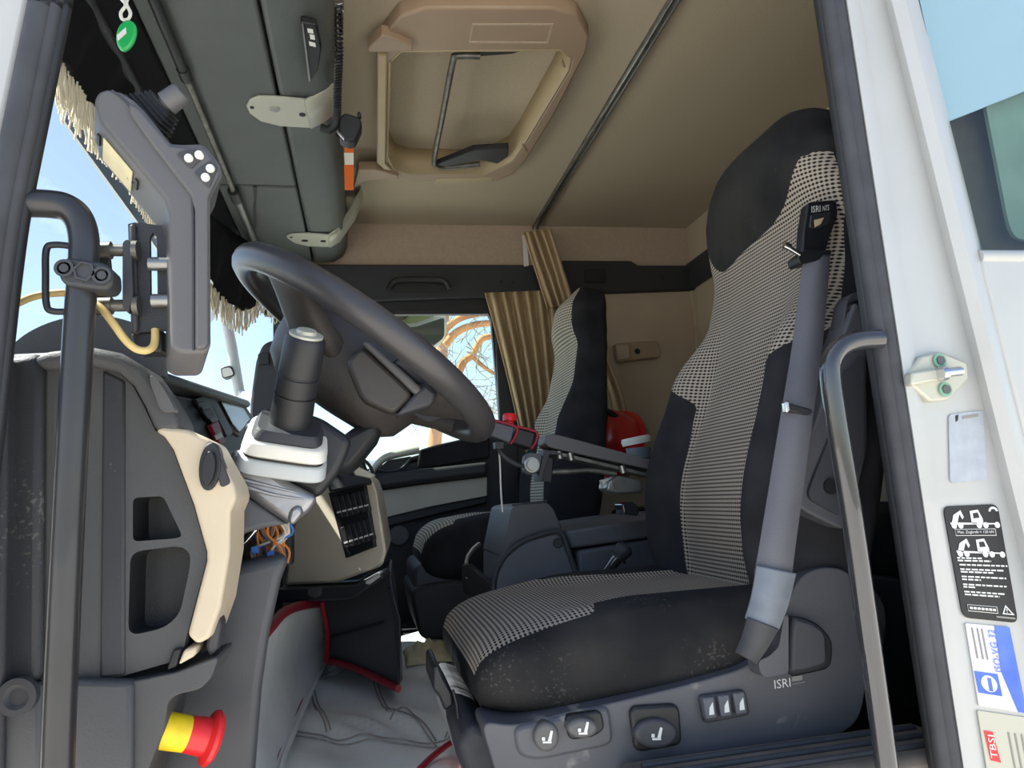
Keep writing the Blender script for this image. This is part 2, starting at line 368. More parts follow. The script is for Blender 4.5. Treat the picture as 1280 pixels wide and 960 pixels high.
# far A pillar cover with speaker
ap = thing('trim_6', 'grey far windscreen pillar cover with square speaker grille', 'pillar', (-.35, 2.88, .7)); del ap['category']; ap['kind'] = 'structure'
YA = 2.84
slab('pillar_cover', rnd(PX([(313, 500), (320, 450), (328, 430), (342, 424), (356, 432), (366, 460), (362, 530), (312, 530)], YA), .02), (0, .06, 0), 'dash_black', ap, bevel=.01)
slab('speaker_grille', rnd(PX([(322, 442), (336, 440), (337, 455), (323, 456)], YA - .012), .008), (0, .02, 0), 'black_plastic', ap, bevel=.004)
tube('edge_rib', PX([(350, 430), (356, 460), (350, 515)], YA - .005), .012, 'trim_dark', ap)
slab('pillar_post', PX([(345, 425), (372, 385), (395, 385), (372, 560), (345, 560)], YA + .07), (0, .05, 0), 'trim_dark', ap, bevel=.004)

# near A pillar (white outside, black seals), leaning
pl = thing('trim_7', 'white near windscreen pillar edged with black door seal', 'pillar', (-.4, .75, .5)); del pl['category']; pl['kind'] = 'structure'
def lean(pxs, Y): return [at(px, py, Y) for px, py in pxs]
YP = .73
slab('pillar_skin', lean([(142, -500), (50, -40), (12, 150), (-4, 230), (-40, 420), (-70, 620), (-90, 1000), (-230, 1000), (-200, 500), (-120, -40), (20, -500)], YP), (-.02, .05, 0), 'white_paint', pl, bevel=.01)
for dx, r, yy, mm in ((52, .011, .0, 'rubber'), (66, .010, .006, 'rubber'), (79, .009, .014, 'black_plastic')):
    tube('door_seal', lean([(dx + 100, -500), (dx + 8, -40), (dx - 2, 10), (dx - 28, 140), (dx - 52, 260), (dx - 66, 360), (dx - 84, 520), (dx - 104, 700), (dx - 130, 1060)], YP + yy), r, mm, pl, n=10)
slab('pillar_core', lean([(168, -500), (76, -40), (62, 40), (30, 190), (8, 330), (-20, 520), (-120, 520), (-20, -40), (70, -500)], YP + .03), (-.02, .03, 0), 'rubber', pl, bevel=.004)

# near B pillar: swept profile along the door edge
bp = thing('trim_8', 'white near door pillar edged with grey rubber door seals', 'pillar', (.68, .8, 0)); del bp['category']; bp['kind'] = 'structure'
def bl(px_top, px_bot, Y):
    a, b = at(px_top, -30, Y), at(px_bot, 1000, Y); return a + (a - b) * ((1.80 - a.z) / (a.z - b.z)), b
def sweep(name, prof, m, parent, **k):
    A = [bl(a, b, Y)[0] for a, b, Y in prof]; B = [bl(a, b, Y)[1] for a, b, Y in prof]
    return MB().rings([A, B]).build(name, m, parent, **k)
for a, b, Y, r, mm in ((1026, 1172, .815, .010, 'black_plastic'), (1036, 1181, .80, .011, 'rubber'), (1046, 1193, .795, .010, 'rubber')):
    tube('door_seal', bl(a - 4, b + 6, Y), r, mm, bp, n=10, smooth=0)
prof = [(1046, 1203, .80), (1054, 1211, .784), (1064, 1222, .784), (1070, 1232, .793), (1098, 1350, .793), (1107, 1362, .776), (1124, 1380, .765), (1136, 1392, .768), (1142, 1398, .79), (1142, 1398, .86), (1046, 1200, .86)]
sweep('pillar_skin', prof, 'white_paint', bp, smooth=40)
sweep('inner_lining', [(1030, 1178, .83), (1050, 1200, .85), (1140, 1310, .87), (1140, 1310, .92), (1050, 1195, .92), (1030, 1176, .88)], 'black_plastic', bp, bevel=.004)
# outer side wall with quarter window
YS = .768
zw = at(1215, 315, YS).z
wl = slab('wall_near', [at(1222, 322, YS), V((1.6, YS, zw - .004)), V((1.6, YS, -.1)), at(1398, 1000, YS), at(1229, 345, YS)], (0, .03, 0), 'white_paint', bevel=.006, **st)
tube('window_sill', [at(1222, 322, YS + .006), V((1.6, YS + .004, zw - .006))], .010, 'white_paint', wl, smooth=0)
w3 = thing('window_3', 'quarter window in the white outer wall behind the door pillar', 'window', (1.0, .79, .95)); del w3['category']; w3['kind'] = 'structure'
g0, g1 = at(1138, -30, .79), at(1214, 318, .79)
g0 = g1 + (g0 - g1) * ((1.80 - g1.z) / (g0.z - g1.z))
slab('pane', [g0, V((1.6, .79, g0.z)), V((1.6, .79, g1.z)), g1], (0, .004, 0), 'side_glass', w3, bevel=0)
tube('rubber_edge', [g0, g1, V((1.6, .788, g1.z))], .005, 'rubber', w3, smooth=0)
slab('trim_10', [(-.55, .76, 1.78), (1.6, .76, 1.78), (1.6, .76, 1.92), (-.55, .76, 1.92)], (0, .12, 0), 'white_paint', bevel=.02, **st)
sh = thing('pane_reflection', 'pale blue panel standing in for the sky reflection in the quarter window, above a green strip', 'reflection_panel', at(1230, 300, .86))  # flat blue panel added in place of the sky's reflection in the glass
slab('sheet', PX([(1040, -420), (1172, 157), (1285, 112), (1520, 20), (1520, -420)], .83), (0, .004, 0), 'reflection_blue', sh, bevel=0)
slab('green_strip', rnd(PX([(1230, 120), (1262, 285), (1272, 300), (1520, 312), (1520, 30)], .85), .02), (0, .006, 0), 'pane_green', sh, bevel=0)
slab('wall_near_lining', [at(1145, -60, .88), at(1225, 330, .88), V((1.48, .88, .94)), V((1.48, .88, ZC)), V((.70, .88, ZC))], (0, .02, 0), 'lining_dark', bevel=0, **st)

# ================================================================== OUTSIDE
slab('ground', [(-60, -40, -1.5), (60, -40, -1.5), (60, 80, -1.5), (-60, 80, -1.5)], (0, 0, -.2), 'ground', bevel=0, **st)
tr = thing('pine_tree', 'bare pine tree with orange bark outside the passenger window', 'tree', at(545, 900, 9))
def br(name, pts, Y, r, m='bark'): return tube(name, PX(pts, Y), r, m, tr, n=8)
br('trunk', [(530, 760), (540, 600), (548, 500), (552, 450), (556, 380), (570, 300), (580, 200)], 9, [.09, .06])
br('branch', [(556, 412), (575, 398), (605, 392), (650, 394)], 8.6, [.045, .03])
br('branch', [(556, 432), (570, 416), (590, 407), (614, 404), (660, 406)], 8.6, [.05, .035])
br('branch', [(552, 520), (570, 474), (580, 452), (590, 444), (602, 424), (622, 418), (660, 400)], 8.4, [.05, .035])
br('branch', [(590, 445), (604, 458), (620, 468), (645, 480)], 8.4, [.03, .015])
tw = MB()
for i in range(260):
    x, y = random.uniform(470, 650), random.uniform(395, 520); a = random.uniform(-.9, 2.2); p = [(x, y)]
    for k in range(4):
        a += random.uniform(-.5, .5); x += 9 * math.cos(a); y += 9 * math.sin(a); p.append((x, y))
    Y = random.uniform(7.6, 9.4); tw.tube(PX(p, Y), [.006, .002], 4, 2)
o = tw.build('twigs', 'twig', tr); o['kind'] = 'stuff'
hs = thing('white_building', 'white building with small windows seen under the steering wheel', 'building', (-4.0, 24, -1.5))
MB().slab([(-9.0, 24, -1.5), (2.2, 24, -1.5), (2.2, 24, 1.9), (-9.0, 24, 1.9)], (0, 6, 0)).build('wall', 'house_white', hs)
slab('roof', [(-9.3, 23.7, 1.9), (2.5, 23.7, 1.9), (2.5, 23.7, 2.05), (-9.3, 23.7, 2.05)], (0, 6.6, 0), 'mirror_shell', hs, bevel=0)
for i in range(6): slab('window', [(-1.6 + i * .6, 23.98, .9), (-1.25 + i * .6, 23.98, .9), (-1.25 + i * .6, 23.98, 1.5), (-1.6 + i * .6, 23.98, 1.5)], (0, .05, 0), 'wire_grey', hs, bevel=0)
cr = thing('blue_van', 'bright blue vehicle parked beyond the passenger door', 'vehicle', (-.1, 12, -1.5))
slab('body', rnd([V(p) for p in ((-1.8, 11, -1.1), (2.4, 11, -1.1), (2.4, 11, .6), (1.9, 11, .95), (-.6, 11, 1.22), (-1.8, 11, 1.2))], .2), (0, 2, 0), 'car_blue', cr, bevel=.06)
for x in (-1.0, 1.5): lathe('wheel', [(0, 0), (.36, 0), (.4, .05), (.4, .25), (0, .25)], (x, 10.95, -1.1), (0, 1, 0), 'print_black', cr)
slab('side_window', [(.2, 10.99, .3), (1.8, 10.99, .3), (1.6, 10.99, .75), (.4, 10.99, .8)], (0, .02, 0), 'screen_glass', cr, bevel=0)
# passenger side mirror
mr = thing('side_mirror', 'large pale exterior mirror hanging outside the passenger window', 'mirror', at(500, 450, 3.3))
slab('housing', rnd(PX([(440, 392), (556, 390), (562, 398), (558, 424), (540, 440), (500, 446), (440, 440)], 3.3), .03), (-.05, .14, 0), 'mirror_shell', mr, bevel=.02)
slab('mirror_plate', rnd(PX([(446, 412), (480, 412), (520, 408), (556, 396), (556, 422), (538, 436), (500, 442), (446, 436)], 3.29), .02), (0, .006, 0), 'mirror_glass', mr, bevel=.002)
slab('reflection_plate', PX([(446, 396), (545, 394), (520, 403), (480, 408), (446, 408)], 3.292), (0, .006, 0), 'mirror_green', mr, bevel=.002)  # reflected greenery put into the colour of this plate
tube('bracket', PX([(503, 375, 2.99), (503, 382, 3.2), (503, 395, 3.32)], 0), .03, 'black_plastic', mr, smooth=0)
fm = thing('front_mirror', 'small front mirror on a pale arm outside the windscreen', 'mirror', at(300, 490, 3.2))
tube('arm', PX([(262, 340, 3.05), (272, 372, 3.15), (282, 400), (288, 425), (294, 460), (300, 495)], 3.2), .022, 'mirror_shell', fm)
tube('bracket', PX([(300, 490, 3.2), (318, 500, 3.05), (336, 505, 2.92)], 0), .015, 'mirror_shell', fm)
slab('mirror_head', rnd(PX([(275, 459), (289, 456), (294, 469), (278, 474)], 3.17), .015), (0, .05, 0), 'black_plastic', fm, bevel=.004)
slab('mirror_plate', rnd(PX([(277, 461), (288, 459), (292, 468), (279, 472)], 3.165), .01), (0, .004, 0), 'white_label', fm, bevel=0)
ev = thing('exterior_visor', 'smoky grey sun visor panel outside the windscreen top', 'visor', at(130, 230, X=-.66))
slab('visor_panel', [at(p[0], p[1], X=-.70) for p in ((81, 152), (92, 105), (130, 60), (230, 200), (285, 380), (262, 405), (190, 302))], (-.008, 0, 0), 'visor_grey', ev, bevel=0)

# ================================================================== ROOF: hatch, rail, console
hf = thing('roof_hatch', 'tan plastic roof hatch frame with open shutter and grey bar', 'hatch', at(600, 120, Z=HZ))
holed('hatch_frame', H_out, [H_in], (0, 0, ZC - HZ), 'hatch_plastic', hf, bevel=.006)
rim = [up(H_in, HZ + .004), up(H_in, ZC + .05)]
c0 = sum(H_in, V((0, 0, 0))) / len(H_in)
rows = [[p for p in H_in + H_in[:1]], [V((p.x, p.y, ZC + .06)) + (p - c0) * -.02 for p in H_in + H_in[:1]]]
solid(MB().grid(rows).build('hatch_well', 'hatch_light', hf, smooth=40), .006)
slab('hatch_lid', [V((p.x, p.y, ZC + .05)) + (p - c0) * .06 for p in H_in], (0, 0, .03), 'headliner', hf, bevel=0)
slab('side_bar', [at(p[0], p[1], Z=HZ - .01) for p in ((472, 68), (484, 70), (482, 205), (490, 214), (480, 212), (471, 204))], (0, 0, .03), 'hatch_light', hf, bevel=.004)
slab('corner_bracket', [at(p[0], p[1], Z=HZ - .016) for p in ((460, 60), (478, 44), (498, 50), (516, 58), (516, 64), (460, 66))], (0, 0, .03), 'hatch_plastic', hf, bevel=.003)
slab('corner_bracket', [at(p[0], p[1], Z=HZ - .012) for p in ((442, 236), (448, 212), (470, 212), (498, 220), (498, 224), (458, 226))], (0, 0, .03), 'hatch_plastic', hf, bevel=.003)
holed('frame_cover', [at(p[0], p[1], Z=HZ - .002) for p in ((590, 30), (692, 30), (685, 55), (586, 54))], [[at(p[0], p[1], Z=HZ - .002) for p in ((592, 32), (689, 32), (683, 53), (588, 52))]], (0, 0, .002), 'liner_brown', hf)
slab('frame_cover', [at(p[0], p[1], Z=HZ - .002) for p in ((546, 224), (616, 222), (614, 226), (544, 230))], (0, 0, .003), 'hatch_light', hf, bevel=.001)
tube('pull_bar', [at(p[0], p[1], Z=HZ + .012) for p in ((600, 70), (572, 70), (566, 78), (554, 140), (543, 198), (547, 207), (562, 209), (600, 205))], .009, 'steel_worn', hf, smooth=5)
slab('black_catch', [at(p[0], p[1], Z=HZ + .004) for p in ((592, 188), (636, 185), (635, 196), (622, 205), (600, 200), (560, 209), (546, 206))], (0, 0, .02), 'black_plastic', hf, bevel=.003)
slab('black_catch', [at(p[0], p[1], Z=HZ + .02) for p in ((572, 64), (660, 62), (640, 68), (600, 71), (572, 70))], (0, 0, .015), 'black_plastic', hf, bevel=.003)
for p in ((703, 80), (655, 186)): slab('clip', [at(p[0] + a, p[1] + b, Z=HZ - .003) for a, b in ((-3, -4), (0, -5), (4, 4), (1, 5))], (0, 0, .006), 'hatch_plastic', hf, bevel=.001)
rl = thing('curtain_rail', 'grey aluminium curtain rail across the ceiling behind the seats', 'rail', at(760, 140, Z=ZC - .02))
A, B = at(668, 288, Z=ZC - .012), at(852, -12, Z=ZC - .012); A2 = B + (A - B) * 1.0; B2 = A + (B - A) * 1.6
for dx, ww, zz, mm in ((0, .028, .012, 'steel_worn'), (-.008, .006, .017, 'chrome'), (.008, .006, .017, 'steel')):
    slab('rail_bar' if ww > .01 else 'rail_lip', [V((A2.x + dx - ww / 2, A2.y, ZC)), V((A2.x + dx + ww / 2, A2.y, ZC)), V((B2.x + dx + ww / 2, B2.y, ZC)), V((B2.x + dx - ww / 2, B2.y, ZC))], (0, 0, -zz), mm, rl, bevel=.001)
# overhead console above the windscreen
oc = thing('overhead_console', 'dark green grey storage shelf panel above the windscreen', 'console', (-.2, 1.9, 1.66))
ZU = 1.66
xr0 = at(331, 0, Z=ZU).x; xe = at(392, 330, YF).x
X0, X1, X2 = -.40, xe, xe + .10
print('console', xr0, xe)
ysplit = at(335, 233, Z=ZU).y
def shelf(name, xa, xb, ya, yb, m='over_vinyl', z=ZU): return slab(name, [(xa, ya, z), (xb, ya, z), (xb, yb, z), (xa, yb, z)], (0, 0, .06), m, oc, bevel=.006)
shelf('underside_panel', X0, X1 - .003, .85, ysplit - .005); shelf('underside_panel', X0, X1 - .003, ysplit + .005, YF - .02)
MB().slab([(X1 + .003, .85, ZU), (X2 - .02, .85, ZU + .005), (X2 + .02, .85, ZU + .03), (X2 + .035, .85, ZU + .07), (X2 + .04, .85, ZC - .03), (X1, .85, ZC - .03)], (0, YF - .87, 0)).build('rear_face', 'over_vinyl', oc, bevel=.012)
slab('backing', [(X0, .86, ZU + .03), (X2, .86, ZU + .03), (X2, YF - .02, ZU + .03), (X0, YF - .02, ZU + .03)], (0, 0, .1), 'print_black', oc, bevel=0)
slab('pull_tab', [at(p[0], p[1], Z=ZU - .004) for p in ((316, 234), (321, 234), (320, 258), (321, 280), (318, 286), (316, 262), (318, 250))], (0, 0, .004), 'black_plastic', oc, bevel=0)
dp = thing('tachograph_unit', 'black display unit with white symbols set in the overhead console', 'display', at(388, 70, Z=ZU))
YD = at(388, 70, Z=ZU - .02).y
slab('case', [at(p[0], p[1], Z=ZU - .014) for p in ((376, 28), (396, 32), (402, 60), (398, 88), (388, 104))], (0, 0, .016), 'print_black', dp, bevel=.003)
for q in (((384, 36), (391, 37), (392, 42), (385, 41)), ((387, 43), (393, 44), (394, 50), (388, 49)), ((386, 52), (394, 54), (395, 59), (387, 57))):
    slab('symbol', [at(p[0], p[1], Z=ZU - .0155) for p in q], (0, 0, .001), 'print_white', dp, bevel=0)
slab('chrome_edge', [at(p[0], p[1], Z=ZU - .017) for p in ((377, 30), (379, 30), (388, 100), (386, 103))], (0, 0, .004), 'steel', dp, bevel=0)
# silver straps
def strap(tip, hole, bend, rise, label, holes):
    t = thing('console_strap', label, 'bracket', at(*hole, Z=ZU), 'silver straps on the overhead console')
    z = ZU - .006
    slab('lower_arm', [at(p[0], p[1], Z=z) for p in tip + bend], (0, 0, .006), 'strap_silver', t, bevel=.002)
    a, b = [at(p[0], p[1], Z=z) for p in bend]
    rows = [[a, b]] + [[at(p[0], p[1], Y=a.y + yy), at(q[0], q[1], Y=b.y + yy)] for p, q, yy in rise]
    solid(MB().grid(rows).build('rear_arm', 'strap_silver', t, smooth=60), .006)
    for i, (hx, hy, rr) in enumerate(holes):
        lathe('bolt' if i else 'screw_cover', [(0, 0), (rr, 0), (rr, .003), (0, .003)], at(hx, hy, Z=z - .002), (0, 0, 1), 'print_black' if i else 'chrome', t, n=12)
    return t
strap([(383, 160), (350, 158), (326, 152), (312, 142), (308, 133), (312, 125), (322, 121), (350, 122)], (343, 137), [(381, 125), (388, 160)], [((400, 116), (404, 152), 0), ((420, 102), (422, 138), 0)], 'silver bracket strap with bolts beside the black display unit', ((343, 137, .012), (378, 144, .008), (315, 135, .005)))
strap([(410, 309), (385, 308), (368, 304), (359, 298), (358, 295), (365, 293), (385, 292)], (381, 301), [(410, 294), (412, 309)], [((420, 287), (424, 302), 0), ((436, 264), (442, 276), 0), ((450, 238), (456, 246), 0), ((453, 222), (461, 224), 0)], 'silver bracket strap curving up to the tan hatch bracket', ((381, 301, .012), (404, 302, .01), (364, 297, .005)))
# visor area ahead of the console
vs = thing('visor_shelf', 'black padded visor shelf between windscreen and overhead console', 'visor', (-.47, 1.9, 1.6))
MB().slab([(-.40, .84, 1.67), (-.60, .84, 1.60), (-.62, .84, 1.86), (-.40, .84, 1.86)], (0, YF - .86, 0)).build('shelf_body', 'valance_black', vs, bevel=.01)
tube('visor_ridge', [(-.47, .86, 1.645), (-.47, YF - .05, 1.645)], .012, 'dash_black', vs, smooth=0)
ro = thing('blind_rod', 'long black and chrome blind rod under the visor shelf', 'rod', at(260, 150, Z=1.655))
RZ = 1.648
pr = lambda x, y: at(x, y, Z=RZ)
def alongY(x, y0, y1, r, name, m): tube(name, [(x, y0, RZ), (x, y1, RZ)], r, m, ro, smooth=0)
xrod = (at(187, 0, Z=RZ).x + at(325, 312, Z=RZ).x) / 2
ya, yb, yc_ = at(227, 92, Z=RZ).y, at(292, 243, Z=RZ).y, YF - .06
alongY(xrod, .88, ya, .011, 'upper_tube', 'black_plastic'); alongY(xrod, ya, yb, .008, 'middle_tube', 'steel_worn'); alongY(xrod, yb, yc_, .012, 'lower_tube', 'steel')
tube('joint', [(xrod, yb - .03, RZ), (xrod, yb + .04, RZ)], .017, 'black_plastic', ro, smooth=0); tube('joint', [(xrod, ya - .02, RZ), (xrod, ya + .02, RZ)], .013, 'black_plastic', ro, smooth=0)
# black valance with cream fringe
va = thing('windscreen_valance', 'black valance with long cream fringe across the windscreen top', 'valance', (-.5, 2.0, 1.45))
def vx(Y): return -.52 + .20 * max(0, (Y - 2.3) / .6) ** 2 + .10 * max(0, (1.2 - Y) / .35) ** 2
def vb(Y): return 1.55 - .11 * sst((Y - 2.15) / .6) - .03 * abs(math.sin((Y - .3) * 4.4)) + (.12 * max(0, 1 - abs(Y - 2.86) / .12) if Y > 2.7 else 0)
rows = []
N = 150; ys = [.86 + (YF - .88) * k / N for k in range(N + 1)]
for t in (0, .25, .5, .75, 1):
    rows.append([V((vx(Y) + .02 * math.sin(Y * 60 + 2 * math.sin(Y * 11)) * t + .06 * (1 - t), Y, 1.66 + (vb(Y) - 1.66) * t)) for Y in ys])
solid(MB().grid(rows).build('cloth', 'valance_black', va, smooth=60), .004)
fr = MB()
for k in range(620):
    Y = .88 + (YF - .92) * (k + random.random() * .6) / 620; x = vx(Y) + random.uniform(-.008, .008); z = vb(Y) + .008; l = random.uniform(.065, .095)
    fr.tube([(x, Y, z), (x + random.uniform(-.006, .006), Y + random.uniform(-.004, .004), z - l * .5), (x + random.uniform(-.008, .008), Y + random.uniform(-.006, .006), z - l)], .0022, 4)
o = fr.build('fringe', 'fringe_cream', va); o['kind'] = 'stuff'
# red tassels
for p in ((364, 415), (375, 423)):
    tag(lathe('tassel', [(0, -.03), (.016, -.02), (.02, 0), (.014, .02), (.004, .03), (.003, .09), (0, .09)], at(*p, 2.8), (0, 0, 1), 'red_plastic', n=12), 'small red tassel hanging by the far pillar fringe', 'tassel', 'red tassels by the far pillar')
# microphone on coiled cord
mc = thing('radio_microphone', 'black radio microphone hanging on a coiled cord from the console', 'microphone', at(436, 160, 1.55))
YM = 1.55
slab('microphone_body', rnd(PX([(422, 150), (430, 140), (450, 146), (453, 156), (444, 175), (438, 177), (424, 172)], YM), .008), (0, .04, 0), 'black_plastic', mc, bevel=.005)
slab('side_button', PX([(446, 141), (449, 138), (452, 143), (449, 147)], YM), (0, .02, 0), 'black_plastic', mc)
slab('chrome_clip', PX([(419, 163), (422, 162), (431, 172), (430, 175)], YM - .004), (0, .02, 0), 'chrome', mc, bevel=.001)
def coil(path, R, r, turns, n=10):
    p = catmull([V(x) for x in path], 60); out = []; N = len(p)
    for i in range(N):
        t = (p[min(i + 1, N - 1)] - p[max(i - 1, 0)]).normalized(); e = t.orthogonal().normalized() if i == 0 else (e - e.dot(t) * t).normalized(); g = t.cross(e)
        out.append((p[i], e, g))
    q = []; K = turns * n
    for k in range(K + 1):
        f = k / K * (N - 1); i = min(int(f), N - 2); a = f - i; c = out[i][0] * (1 - a) + out[i + 1][0] * a
        th = 2 * math.pi * k / n; q.append(c + R * (math.cos(th) * out[i][1] + math.sin(th) * out[i][2]))
    return MB().tube(q, r, 5)
coil(PX([(423, -12), (424, 60), (422, 110), (420, 150), (412, 162), (402, 160)], YM), .0075, .0026, 64).build('coiled_cord', 'black_plastic', mc, smooth=60)
slab('cord_bracket', PX([(415, -5), (428, -5), (430, 4), (424, 6), (417, 5)], YM - .01), (0, .02, 0), 'steel', mc, bevel=.002)
slab('foil_strip', PX([(422, 8), (430, 8), (429, 40), (424, 45)], YM + .01), (0, .003, 0), 'chrome', mc, bevel=0)
rs = thing('reflective_strip', 'orange and white reflective strip behind the console edge', 'strip', at(437, 237, 1.9))
for a, b, mm in ((172, 191, 'orange'), (191, 206, 'white_label'), (206, 237, 'orange')):
    slab('orange_band' if mm == 'orange' else 'white_band', PX([(430, a), (442, a), (442, b), (431, b)], 1.95), (0, .004, 0), mm, rs, bevel=0)
# key tag
kt = thing('key_tag', 'green oval key tag hanging on a white cord', 'key tag', at(157, 62, .95))
pts = [at(157 + 12.5 * math.cos(a) * (1 + .12 * math.sin(a)) + 3 * math.sin(a), 43 - 19 * math.sin(a), .95) for a in [2 * math.pi * k / 28 for k in range(28)]]
slab('tag_body', pts, (0, .008, 0), 'green_tag', kt, bevel=.003)
slab('paper_label', PX([(146, 44), (157, 34), (158, 41), (147, 51)], .9485), (0, .001, 0), 'white_label', kt, bevel=0)
tube('cord', PX([(158, -20), (151, -4), (157, 6), (151, 16), (153, 24), (160, 24), (163, 16), (158, 4), (162, -8), (158, -20)], .955), .0022, 'white_tape', kt, n=6)

# ================================================================== CURTAIN
ct = thing('side_curtain', 'tan pleated curtain gathered beside the passenger window', 'curtain', at(670, 560, 2.9))
def folds(top, bot, Y, nf, amp, n=90, m='curtain_tan', name='hanging_pleats', mid=None):
    rows = []
    for r in range(13):
        t = r / 12; row = []
        for k in range(n + 1):
            s = k / n
            a = V((*top[0], 0)) * (1 - s) + V((*top[1], 0)) * s; b = V((*bot[0], 0)) * (1 - s) + V((*bot[1], 0)) * s
            c = a * (1 - t) + b * t
            if mid: c.x += mid * math.sin(math.pi * t)
            ph = s * nf * 2 * math.pi + .6 * math.sin(3 * t + s * 5)
            row.append(at(c.x, c.y, Y + amp * math.sin(ph) * (.7 + .3 * math.sin(4 * s + t))))
        rows.append(row)
    return solid(MB().grid(rows).build(name, m, ct, smooth=80), .004)
folds([(606, 366), (706, 362)], [(654, 560), (712, 640)], 2.86, 7, .024, mid=2)
folds([(654, 290), (688, 286)], [(684, 385), (718, 380)], 2.78, 4, .02, n=50, name='upper_drape')
folds([(736, 425), (752, 432)], [(768, 560), (790, 560)], 2.88, 2, .015, n=24, name='rear_drape', mid=8)
slab('white_edge', PX([(653, 294), (658, 294), (661, 332), (655, 333)], 2.86), (0, .004, 0), 'white_label', ct, bevel=0)
ba = thing('door_strap', 'dark strap running down behind the gathered curtain', 'strap', at(720, 400, 2.9))
slab('webbing', PX([(676, 290), (690, 292), (716, 370), (740, 430), (728, 432), (702, 372)], 2.9), (0, .01, 0), 'trim_dark', ba, bevel=0)

# ================================================================== SEATS
def lerp_tab(tab, s):
    for (a, va), (b, vb_) in zip(tab, tab[1:]):
        if s <= b:
            t = (s - a) / (b - a); t = t * t * (3 - 2 * t); return va + (vb_ - va) * t
    return tab[-1][1]
def clip(poly, j):
    """split a polygon of (point, uv, fields) by the sign of field j"""
    pos, neg = [], []; n = len(poly)
    for i in range(n):
        A, B = poly[i], poly[(i + 1) % n]; fa, fb = A[2][j], B[2][j]
        (pos if fa > 0 else neg).append(A)
        if (fa > 0) != (fb > 0):
            t = fa / (fa - fb); mix = lambda x, y: tuple(p + (q - p) * t for p, q in zip(x, y))
            C = (A[0] + (B[0] - A[0]) * t, mix(A[1], B[1]), mix(A[2], B[2])); pos.append(C); neg.append(C)
    return (pos if len(pos) > 2 else None), (neg if len(neg) > 2 else None)
def split_build(P, UV, FD, parts, parent):
    """closed rings P with fields FD -> parts[2] where field 1 > 0, else parts[1] where field 0 > 0, else parts[0]"""
    n = len(P[0]); polys = [[], [], []]
    for i in range(len(P) - 1):
        for k in range(n):
            q = [(P[a][b % n], UV[a][b % n], FD[a][b % n]) for a, b in ((i, k), (i, k + 1), (i + 1, k + 1), (i + 1, k))]
            hd, rest = clip(q, 1)
            if hd: polys[2].append(hd)
            if rest:
                bo, ins = clip(rest, 0)
                if bo: polys[1].append(bo)
                if ins: polys[0].append(ins)
    for i, o in ((0, -1), (len(P) - 1, 1)):
        polys[2 if FD[i][0][1] > 0 else 1].append([(P[i][k], UV[i][k], FD[i][k]) for k in range(n)][::o])
    for j, (nm, mm) in enumerate(parts):
        idx = {}; vs = []; fs = []; uv = []
        for f in polys[j]:
            g = []
            for p, u, _ in f:
                key = (round(p.x, 6), round(p.y, 6), round(p.z, 6))
                if key not in idx: idx[key] = len(vs); vs.append(p); uv.append(u)
                if idx[key] not in g: g.append(idx[key])
            if len(g) > 2: fs.append(g)
        if fs: mk(nm, vs, fs, mm, parent, smooth=70, uvs=uv, fixn=False)
def backrest(parent, B0, L, rec, hwtab, thtab, bol, parts, plain=False, NS=110, NK=96):
    d = V((math.sin(rec), 0, math.cos(rec))); nf = V((-math.cos(rec), 0, math.sin(rec))); yy = V((0, 1, 0))
    P = []; UV = []; info = []
    for i in range(NS + 1):
        s = i / NS; hw = lerp_tab(hwtab, s); th = lerp_tab(thtab, s)
        e = min(s / .045, 1); e2 = min((1 - s) / .05, 1); rr = math.sqrt(max(0, 1 - (1 - e) ** 2)) * .25 + .75; rt = math.sqrt(max(0, 1 - (1 - e2) ** 2)) * .45 + .55
        row = []; uvr = []; inf = []
        for k in range(NK):
            a = 2 * math.pi * k / NK; c, sn = math.cos(a), math.sin(a)
            w = math.copysign(abs(c) ** .55, c); dd = math.copysign(abs(sn) ** .55, sn)
            b = bol * lerp_tab([(0, .5), (.12, 1), (.45, 1), (.62, .15), (1, 0)], s) * sst((abs(w) - .45) / .35) * (1 - .5 * sst((abs(w) - .85) / .15)) if dd > 0 else 0
            lum = .025 * math.exp(-((s - .25) / .14) ** 2) if dd > 0 else 0
            hd = .048 * sst((s - .74) / .1) * sst((1 - s) / .1) * (1 - .6 * w * w) if dd > 0 else 0
            fw = (0 if plain else .032) * sst((s - .62) / .3)
            row.append(B0 + d * (s * L) + nf * fw + yy * (w * hw * rt * rr) + nf * (th * dd * (rt * .5 + .5) + (b + lum + hd) * max(dd, 0)))
            uvr.append((w * hw if dd > 0 else w * hw + dd * th, s * L)); inf.append((w, dd, s))
        P.append(row); UV.append(uvr); info.append(inf)
    FD = []
    for i in range(NS + 1):
        r = []
        for k in range(NK):
            sq = (2 * math.pi * k / NK - math.pi / 2) / (math.pi / 2)
            if sq > 2: sq -= 4
            q = abs(sq); s = i / NS
            ql = lerp_tab([(0, .25), (.30, .24), (.41, .27), (.53, .86), (1, .86)], s)
            if plain: r.append((q - lerp_tab([(0, .22), (.30, .20), (.42, .24), (.50, .42), (.8, .44), (1, .40)], s) + (1 if s < .01 else 0), -1)); continue
            if sq < 0 and q < .5: ql -= .05 * sst((.46 - s) / .05)
            r.append((q - ql + (1 if s < .01 else 0), s - .728 - .105 * min(1, abs(sq + .26) / (.76 if sq > -.26 else .4)) ** 1.5 - (.004 if q > .6 else 0)))
        FD.append(r)
    return split_build(P, UV, FD, parts, parent)
